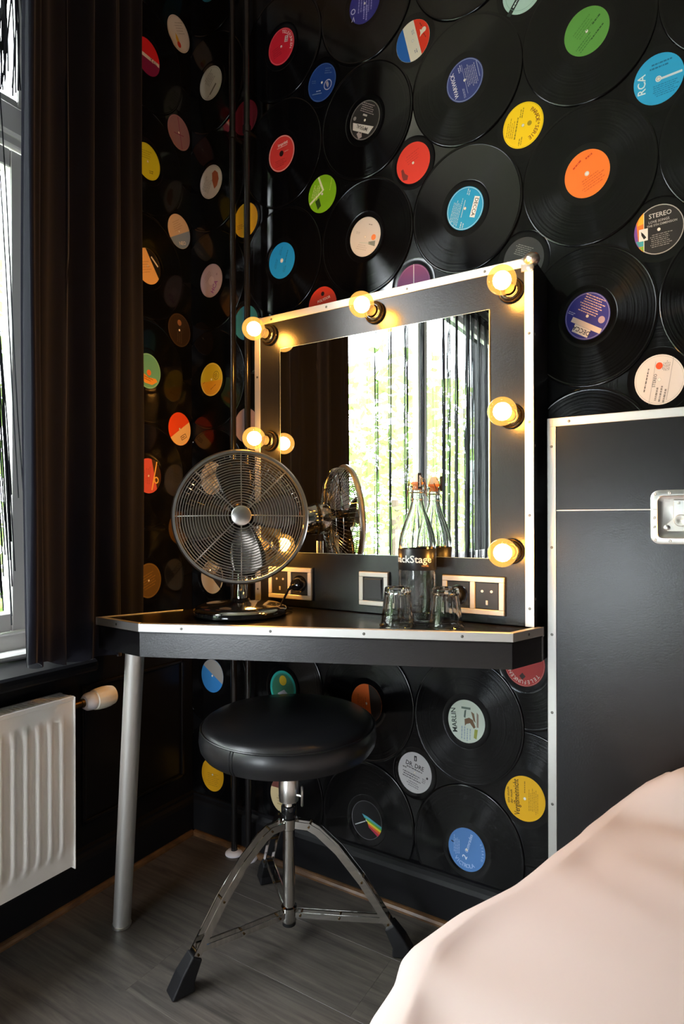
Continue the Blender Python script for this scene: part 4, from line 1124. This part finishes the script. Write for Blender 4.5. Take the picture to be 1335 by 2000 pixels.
def ring(b, r, z, w, seg=72, k=6):
    b.tube([(r * math.cos(2 * PI * i / seg), r * math.sin(2 * PI * i / seg), z) for i in range(seg)], w, k, closed=True, M=TF)
def front_z(r): return .034 * (1 - (r / FR) ** 2) ** .6 if r < FR else 0
def back_z(r): return -.060 * (1 - (max(0, r - .03) / FR) ** 3) if r < FR else 0
b = MB()
r = .030
while r < FR - .003:
    ring(b, r, front_z(r), .0012); r += .0060
fg = b.build('front_grille', M_chromer, fan, True)
b = MB()
for i in range(8):
    a = 2 * PI * i / 8 + PI / 8 * 0
    b.tube([(q * math.cos(a), q * math.sin(a), front_z(q) - .0012) for q in [.022 + (FR - .022) * t / 10 for t in range(11)]], .0013, 6, M=TF)
b.build('grille_spokes', M_chromer, fan, True)
b = MB()
b.lathe([(FR - .002, -.008), (FR + .002, -.008), (FR + .0045, -.004), (FR + .0045, .004), (FR + .001, .009), (FR - .0045, .009), (FR - .0045, -.006)], 96, TF)
b.build('cage_rim', M_chromer, fan, True)
b = MB()
for i in range(72):
    a = 2 * PI * i / 72
    pts = [(q * math.cos(a), q * math.sin(a), back_z(q)) for q in (.046, .075, .105, .130, .146, .153, FR)]
    b.tube(pts, .0008, 5, M=TF)
for q in (.05, .09, .125): ring(b, q, back_z(q) - .001, .001)
b.build('rear_grille', M_chrome, fan, True)
hub = MB().lathe([(.0001, .0390), (.020, .0385), (.0225, .0370), (.0230, .0335), (.0215, .0315), (.0001, .0305)], 36, TF).build('hub_badge', M_chromer, fan, True)
MB().lathe([(.0001, .012), (.019, .012), (.024, .004), (.024, -.030), (.0001, -.030)], 28, TF).build('blade_hub', M_blade, fan, True)
MB().lathe([(.006, -.061), (.006, -.029)], 12, TF).build('shaft', M_chrome, fan, True)
for k in range(4):
    a0 = PI / 2 * k + R_(98)
    def blade(u, v):
        r = .020 + u * .118
        wd = (.016 + .026 * math.sin(min(1, u * 1.15) * PI * .62))
        t = (v - .5) * 2
        x = r; y_ = t * wd
        if u > .8: x = r - (.02 * t * t) * (u - .8) / .2
        z = -.012 + t * .011 + .003 * t * t
        return (x * math.cos(a0) - y_ * math.sin(a0), x * math.sin(a0) + y_ * math.cos(a0), z)
    o = MB().grid(blade, 14, 8, TF).build('blade', M_blade, fan, 180)
    sm = o.modifiers.new('thickness', 'SOLIDIFY'); sm.thickness = .0012
MB().lathe([(.0040, .0), (.0050, .003), (.0050, .012), (.0001, .014)], 12, Matrix.Translation((0, 0, hz)) @ Matrix.Translation((-.12 * fn.x, -.12 * fn.y, .044))).build('swing_knob', M_chrome, fan, True)
# cable from the base to the plug
pc = Vector((-.9282 - .010, YM - .0078 - .040, outlet_zc - .010)) - FB
pb = Vector((.060, .085, .012))
b = MB()
ctl = [pc, pc + Vector((-.004, -.010, -.018)), Vector((pc.x - .012, pc.y - .022, .010)), Vector((pc.x - .04, pc.y - .02, .0045)), Vector((pb.x + .01, pb.y + .03, .0045)), pb]
def catmull(P, k=8):
    out = []
    for i in range(len(P) - 1):
        p0, p1, p2, p3 = P[max(i - 1, 0)], P[i], P[i + 1], P[min(i + 2, len(P) - 1)]
        for t in range(k):
            t /= k
            out.append(.5 * ((2 * p1) + (p2 - p0) * t + (2 * p0 - 5 * p1 + 4 * p2 - p3) * t * t + (3 * p1 - p0 - 3 * p2 + p3) * t ** 3))
    return out + [P[-1]]
b.tube(catmull(ctl), .0030, 8).build('power_cable', M_gloss, fan, True)

# ------------------------------------------------------------------ bottle
BT = Vector((-.572, 1.258, ZT + .0004))
bt = thing('swing_top_bottle', 'clear glass swing-top bottle with black printed band', 'bottle', tuple(BT))
outer = [(.0001, .004), (.020, .003), (.036, .0005), (.0405, .003), (.0425, .010), (.0425, .160), (.0420, .180), (.0385, .200), (.0300, .226), (.0205, .250), (.0160, .266), (.0148, .276),
         (.0158, .279), (.0158, .283), (.0142, .286), (.0142, .298), (.0158, .301), (.0158, .307), (.0138, .309)]
inner = [(.0100, .309), (.0102, .296), (.0108, .270), (.0165, .249), (.0260, .225), (.0345, .199), (.0380, .179), (.0385, .160), (.0385, .014), (.034, .008), (.0001, .009)]
MB().lathe(outer + inner, 48).build('glass_body', M_glass, bt, True)
RB = .0428
MB().lathe([(RB, .118), (RB + .0003, .1185), (RB + .0003, .1655), (RB, .166)], 64).build('printed_band', M_band, bt, True)
def wrap_text(s, size, ang, z, m, nm, xs=1.0):
    vs, fs = text_mesh(s)
    b = MB()
    P = []
    for x, y_, _ in vs:
        a = ang + x * xs * size / (RB + .0004)
        P.append(((RB + .0006) * math.cos(a), (RB + .0006) * math.sin(a), z + y_ * size))
    b.add(P, fs)
    return b.build(nm, m, bt)
view_a = math.atan2(-BT.y, -BT.x)
wrap_text('backStage', .0225, view_a - .32, .1425, M_inkw, 'lettering', 1.08)
wrap_text('HOTEL', .0055, view_a + .42, .1285, M_inko, 'lettering')
wrap_text('AMSTERDAM', .0045, view_a + .12, .1288, M_inkw, 'lettering') if False else None
MB().lathe([(.0100, .300), (.0100, .310), (.0140, .311), (.0150, .316)], 24, cap0=True, cap1=True).build('gasket', M_orange, bt, True)
MB().lathe([(.0118, .3162), (.0118, .320), (.0105, .328), (.0075, .334), (.0001, .335)], 24).build('stopper', M_ceramic, bt, True)
b = MB()
sd = Vector((math.cos(view_a + PI / 2), math.sin(view_a + PI / 2), 0))
fw = Vector((math.cos(view_a), math.sin(view_a), 0))
for s in (-1, 1):
    b.tube([sd * s * .0165 + Vector((0, 0, .292)), sd * s * .020 + Vector((0, 0, .305)), sd * s * .0175 + Vector((0, 0, .322)), sd * s * .008 + Vector((0, 0, .330))], .0010, 6)
    b.tube([sd * s * .0165 + Vector((0, 0, .292)), sd * s * .022 + Vector((0, 0, .284)) + fw * .004, sd * s * .021 + Vector((0, 0, .298)) + fw * -.01, sd * s * .016 + Vector((0, 0, .318)) - fw * .014], .0010, 6)
b.tube([(.0152 * math.cos(2 * PI * i / 24), .0152 * math.sin(2 * PI * i / 24), .2925) for i in range(24)], .0010, 6, closed=True)
b.tube([(.0156 * math.cos(2 * PI * i / 24), .0156 * math.sin(2 * PI * i / 24), .2765) for i in range(24)], .0008, 6, closed=True)
b.build('wire_bail', M_wire, bt, True)
S = Matrix.Translation(fw * .0178 - sd * .006 * -1 + Vector((0, 0, .318))) @ Matrix.Rotation(view_a + PI / 2, 4, 'Z')
tgo = MB().bbox((-.0042, -.0006, -.018), (.0042, .0006, .018), .0004, S).build('paper_seal', M_black, bt)
vs, fs = text_mesh('backstage')
S2 = S @ Matrix.Translation((0, -.0009, 0))
MB().add([(-y_ * .0065, 0, x * .0065) for x, y_, _ in vs], fs, S2).build('seal_print', M_inkw, tgo)

# ------------------------------------------------------------------ tumblers, upside down
def tumbler(x, y, label, rot):
    o = thing('glass_tumbler', label, 'glass', (x, y, ZT + .0004), 'upturned tumblers on the desk')
    o.rotation_euler = (0, 0, rot)
    N = 60
    prof = [(.0372, .0002, 0), (.0402, .0010, 0), (.0405, .0030, 0), (.0375, .0060, .15), (.0362, .012, .8), (.0335, .035, 1), (.0308, .060, 1), (.0290, .0795, .7), (.0282, .0830, .2), (.0262, .0850, 0), (.0215, .0842, 0), (.0195, .0815, 0), (.0001, .0810, 0)]
    inn = [(.0001, .0740, 0), (.0215, .0735, 0), (.0255, .0690, 0), (.0285, .045, 0), (.0330, .012, 0), (.0352, .0010, 0), (.0372, .0002, 0)]
    vs = []; fs = []
    P = prof + inn
    for r, z, fct in P:
        for i in range(N):
            a = 2 * PI * i / N
            fl = abs(((i / N * 12) % 1) - .5) * 2        # 12 flutes
            vs.append(((r - .0014 * fct * (1 - fl ** 2)) * math.cos(a), (r - .0014 * fct * (1 - fl ** 2)) * math.sin(a), z))
    for k in range(len(P) - 1):
        if k == len(prof) - 1: continue
        for i in range(N):
            fs.append((k * N + i, k * N + (i + 1) % N, (k + 1) * N + (i + 1) % N, (k + 1) * N + i))
    MB().add(vs, fs).build('glass_wall', M_glass, o, 30)
    return o
tumbler(-.5830, 1.1800, 'upturned clear tumbler left in front of the bottle', 0.1)
tumbler(-.4880, 1.2170, 'upturned clear tumbler right of the bottle', 0.3)

# ------------------------------------------------------------------ drum stool
SC = Vector((-.877, 1.178, 0))
st = thing('drum_stool', 'round black leather drum stool on chrome tripod', 'stool', tuple(SC))
SR = .212
MB().lathe([(.0001, .470), (.185, .470), (.202, .474), (.210, .486), (SR + .001, .502), (SR, .518), (.207, .530)], 72).build('seat_side', M_leather, st, True)
MB().lathe([(.207, .5302), (.2035, .538), (.192, .545), (.14, .551), (.06, .554), (.0001, .555)], 72).build('seat_top', M_leather, st, True)
b = MB()
b.tube([(.2085 * math.cos(2 * PI * i / 72), .2085 * math.sin(2 * PI * i / 72), .5305) for i in range(72)], .0022, 6, closed=True)
b.build('seat_piping', M_leather, st, True)
for a in (view_a + .55,):
    for da in (-.018, .018):
        a2 = math.atan2(-SC.y, -SC.x) - .62 + da
        b = MB(); b.tube([((SR + q) * math.cos(a2), (SR + q) * math.sin(a2), z) for q, z in ((-.008, .476), (-.001, .488), (.0012, .502), (.0004, .518), (-.004, .529))], .0011, 5)
        b.build('seat_seam', M_rubber, st, True)
MB().lathe([(.055, .468), (.055, .464), (.024, .462)], 28).build('seat_plate', M_black, st, True)
MB().lathe([(.0001, .462), (.0235, .462), (.0235, .386), (.0245, .384), (.0245, .350), (.0235, .346), (.0235, .342), (.013, .341)], 32).build('seat_collar', M_chromer, st, True)
MB().lathe([(.012, .345), (.012, .330), (.013, .328)], 20).build('seat_post', M_chrome, st, True)
MB().lathe([(.0175, .330), (.0185, .328), (.0185, .304), (.0175, .302)], 28, cap0=True, cap1=True).build('height_clamp', M_gloss, st, True)
MB().lathe([(.0180, .302), (.0200, .300), (.0200, .276), (.0180, .274)], 28).build('leg_hub', M_chrome, st, True)
MB().lathe([(.0145, .300), (.0145, .070)], 28, cap1=True).build('column_tube', M_chrome, st, True)
MB().lathe([(.0145, .088), (.0190, .086), (.0190, .056), (.0175, .052), (.0165, .050)], 28, cap1=True).build('brace_hub', M_chrome, st, True)
MB().lathe([(.0165, .050), (.0165, .042), (.013, .040), (.0001, .040)], 24).build('column_cap', M_rubber, st, True)
b = MB()
aw = math.atan2(-SC.y, -SC.x) + .95
S = Matrix.Rotation(aw, 4, 'Z')
b.tube([(.02, 0, .36), (.038, 0, .36)], .004, 8, M=S)
b.bbox((.036, -.003, .335), (.042, .003, .385), .002, S)
b.build('wing_bolt', M_chromer, st, True)
legs = (R_(-113), R_(22.5), R_(141))
LP = [(.018, .288), (.050, .286), (.072, .274), (.120, .232), (.175, .165), (.215, .105), (.2500, .050)]
FRAD = (.262, .268, .255)
for a, fr in zip(legs, FRAD):
    S = Matrix.Rotation(a, 4, 'Z')
    k = fr / .262
    P = [Vector((r * k if r > .06 else r, z)) for r, z in LP]
    lg = None
    def bar(P, off, h, t):
        b = MB(); vs = []; n_ = len(P)
        for i, p in enumerate(P):
            tg = (P[min(i + 1, n_ - 1)] - P[max(i - 1, 0)]).normalized(); nn = Vector((-tg.y, tg.x))
            for sgn, yo in ((1, -t), (1, t), (-1, t), (-1, -t)):
                q = p + nn * sgn * h; vs.append((q.x, off + yo, q.y))
        fs = [(3, 2, 1, 0), tuple((n_ - 1) * 4 + i for i in range(4))]
        for i in range(n_ - 1):
            for q in range(4):
                fs.append((i * 4 + q, i * 4 + (q + 1) % 4, (i + 1) * 4 + (q + 1) % 4, (i + 1) * 4 + q))
        return b.add(vs, fs, S)
    lg = bar(P, -.0115, .0085, .0012)
    b2 = bar(P, .0115, .0085, .0012)
    o_ = len(lg.v); lg.v += b2.v; lg.f += [tuple(i + o_ for i in f) for f in b2.f]; lg.mi += b2.mi
    lo = lg.build('leg', M_chrome, st)
    for r, z in ((.052, .286), (.175 * k, .165), (.236 * k, .072)):
        MB().tube([(r, -.0145, z), (r, .0145, z)], .0028, 10, M=S).build('rivet', M_brass, lo, True)
    Q = [Vector((.018, .070)), Vector((.12, .073)), Vector((.232 * k, .078))]
    br = bar(Q, -.0085, .0065, .0010); b2 = bar(Q, .0085, .0065, .0010)
    o_ = len(br.v); br.v += b2.v; br.f += [tuple(i + o_ for i in f) for f in b2.f]; br.mi += b2.mi
    bo_ = br.build('brace', M_chrome, st)
    for r, z in ((.030, .0705), (.125, .073)):
        MB().tube([(r, -.0115, z), (r, .0115, z)], .0028, 10, M=S).build('rivet', M_brass, bo_, True)
    # rubber foot: a slanted wedge around the leg end
    d = Vector((.2500 * k - .215 * k, 0, .050 - .105)).normalized()
    c0 = Vector((.238 * k, 0, .068)); c1 = Vector((.2500 * k + .030, 0, .0))
    vs = []
    for c, hx_, hy_ in ((c0, .013, .0165), (c0 + (c1 - c0) * .55, .018, .0200), ):
        u = Vector((d.z * -1, 0, d.x))
        for sx_, sy_ in ((-1, -1), (1, -1), (1, 1), (-1, 1)):
            p = c + u * sx_ * hx_ + Vector((0, sy_ * hy_, 0)); vs.append(tuple(p))
    for sx_, sy_ in ((-1, -1), (1, -1), (1, 1), (-1, 1)):
        vs.append((c1.x + (.034 if sx_ > 0 else -.040) * 0.72 - .006, sy_ * .021, .0004))
    fs = [(3, 2, 1, 0), (8, 9, 10, 11)]
    for k2 in (0, 4):
        for q in range(4): fs.append((k2 + q, k2 + (q + 1) % 4, k2 + 4 + (q + 1) % 4, k2 + 4 + q))
    fo = MB().add(vs, fs, S).build('rubber_foot', M_rubber, st)
    bv = fo.modifiers.new('round', 'BEVEL'); bv.width = .004; bv.segments = 3

# ------------------------------------------------------------------ bed
bd = thing('bed', 'bed with white cotton cover in front of the headboard', 'bed', (.6, .35, 0))
def edge_x(y):
    K = [(1.40, -.05), (1.30, -.075), (1.20, -.122), (1.05, -.168), (.90, -.215), (.80, -.262), (.71, -.285), (.63, -.275), (.55, -.262), (.3, -.24), (-1, -.24)]
    for (ya, xa), (yb, xb) in zip(K, K[1:]):
        if y >= yb:
            t = (ya - y) / (ya - yb); t = max(0, min(1, t)); return xa + (xb - xa) * t
    return -.30
def cover(u, v):
    y = 1.352 - v * 2.05
    ex = edge_x(y) - .055
    top = .500 + .012 * math.sin(y * 5 + .6)
    bt_ = max(0, min(1, (y - 1.16) / .09)); bump = .056 * bt_ * bt_ * (3 - 2 * bt_) - .03 * max(0, (y - 1.29) / .06) ** 2
    f = .5 + .5 * math.sin(y * 34 + 2 * math.sin(y * 11))
    # u: 0..0.35 side drop, 0.35..0.5 roll, 0.5..1 top
    if u < .35:
        t = u / .35
        z = .10 + (top - .055 - .10) * t
        x = ex - .012 * (1 - t) * f - .010 * f
    elif u < .5:
        t = (u - .35) / .15; a = t * PI / 2
        R = .055
        x = ex - .010 * f * (1 - t) + R * (1 - math.cos(a)); z = top - R + R * math.sin(a)
        z -= .004 * f * math.sin(a * 2)
    else:
        t = (u - .5) / .5
        x = ex + .055 + t * (1.45 - ex)
        z = top + .018 * math.sin(min(1, t * 4) * PI / 2) + .006 * math.sin(x * 9 + y * 4) * min(1, t * 6)
        z += -.006 * f * math.exp(-t * 10) + .003 * math.sin(y * 47 + x * 22) * math.exp(-((x - ex - .2) / .16) ** 2) * max(0, min(1, (y - .8) * 4))
    sx_ = max(0, min(1, (x - ex) / .10))
    z += bump * sx_ * sx_ * (3 - 2 * sx_) * (1 if u >= .35 else 0)
    if u >= .5 and t > .94:                       # hangs down on the far side and at the foot
        q = (t - .94) / .06; z -= (z - .10) * q; x -= .07 * q
    if v > .965:
        q = (v - .965) / .035; z -= max(0, z - .10) * q; y += .06 * q
    return (x - .6, y - .35, z)
MB().grid(cover, 90, 120).build('cover', M_sheet, bd, 180)
MB().bbox((-.78, -1.0, .14), (.82, .98, .40), .03).build('mattress', M_sheet, bd)
MB().bbox((-.76, -1.0, .08), (.80, .97, .139), .005).build('bed_frame', M_black, bd)
for x in (-.70, .74):
    for y in (-.93, .9):
        MB().bbox((x - .025, y - .025, .0005), (x + .025, y + .025, .0795), .004).build('leg', M_black, bd)
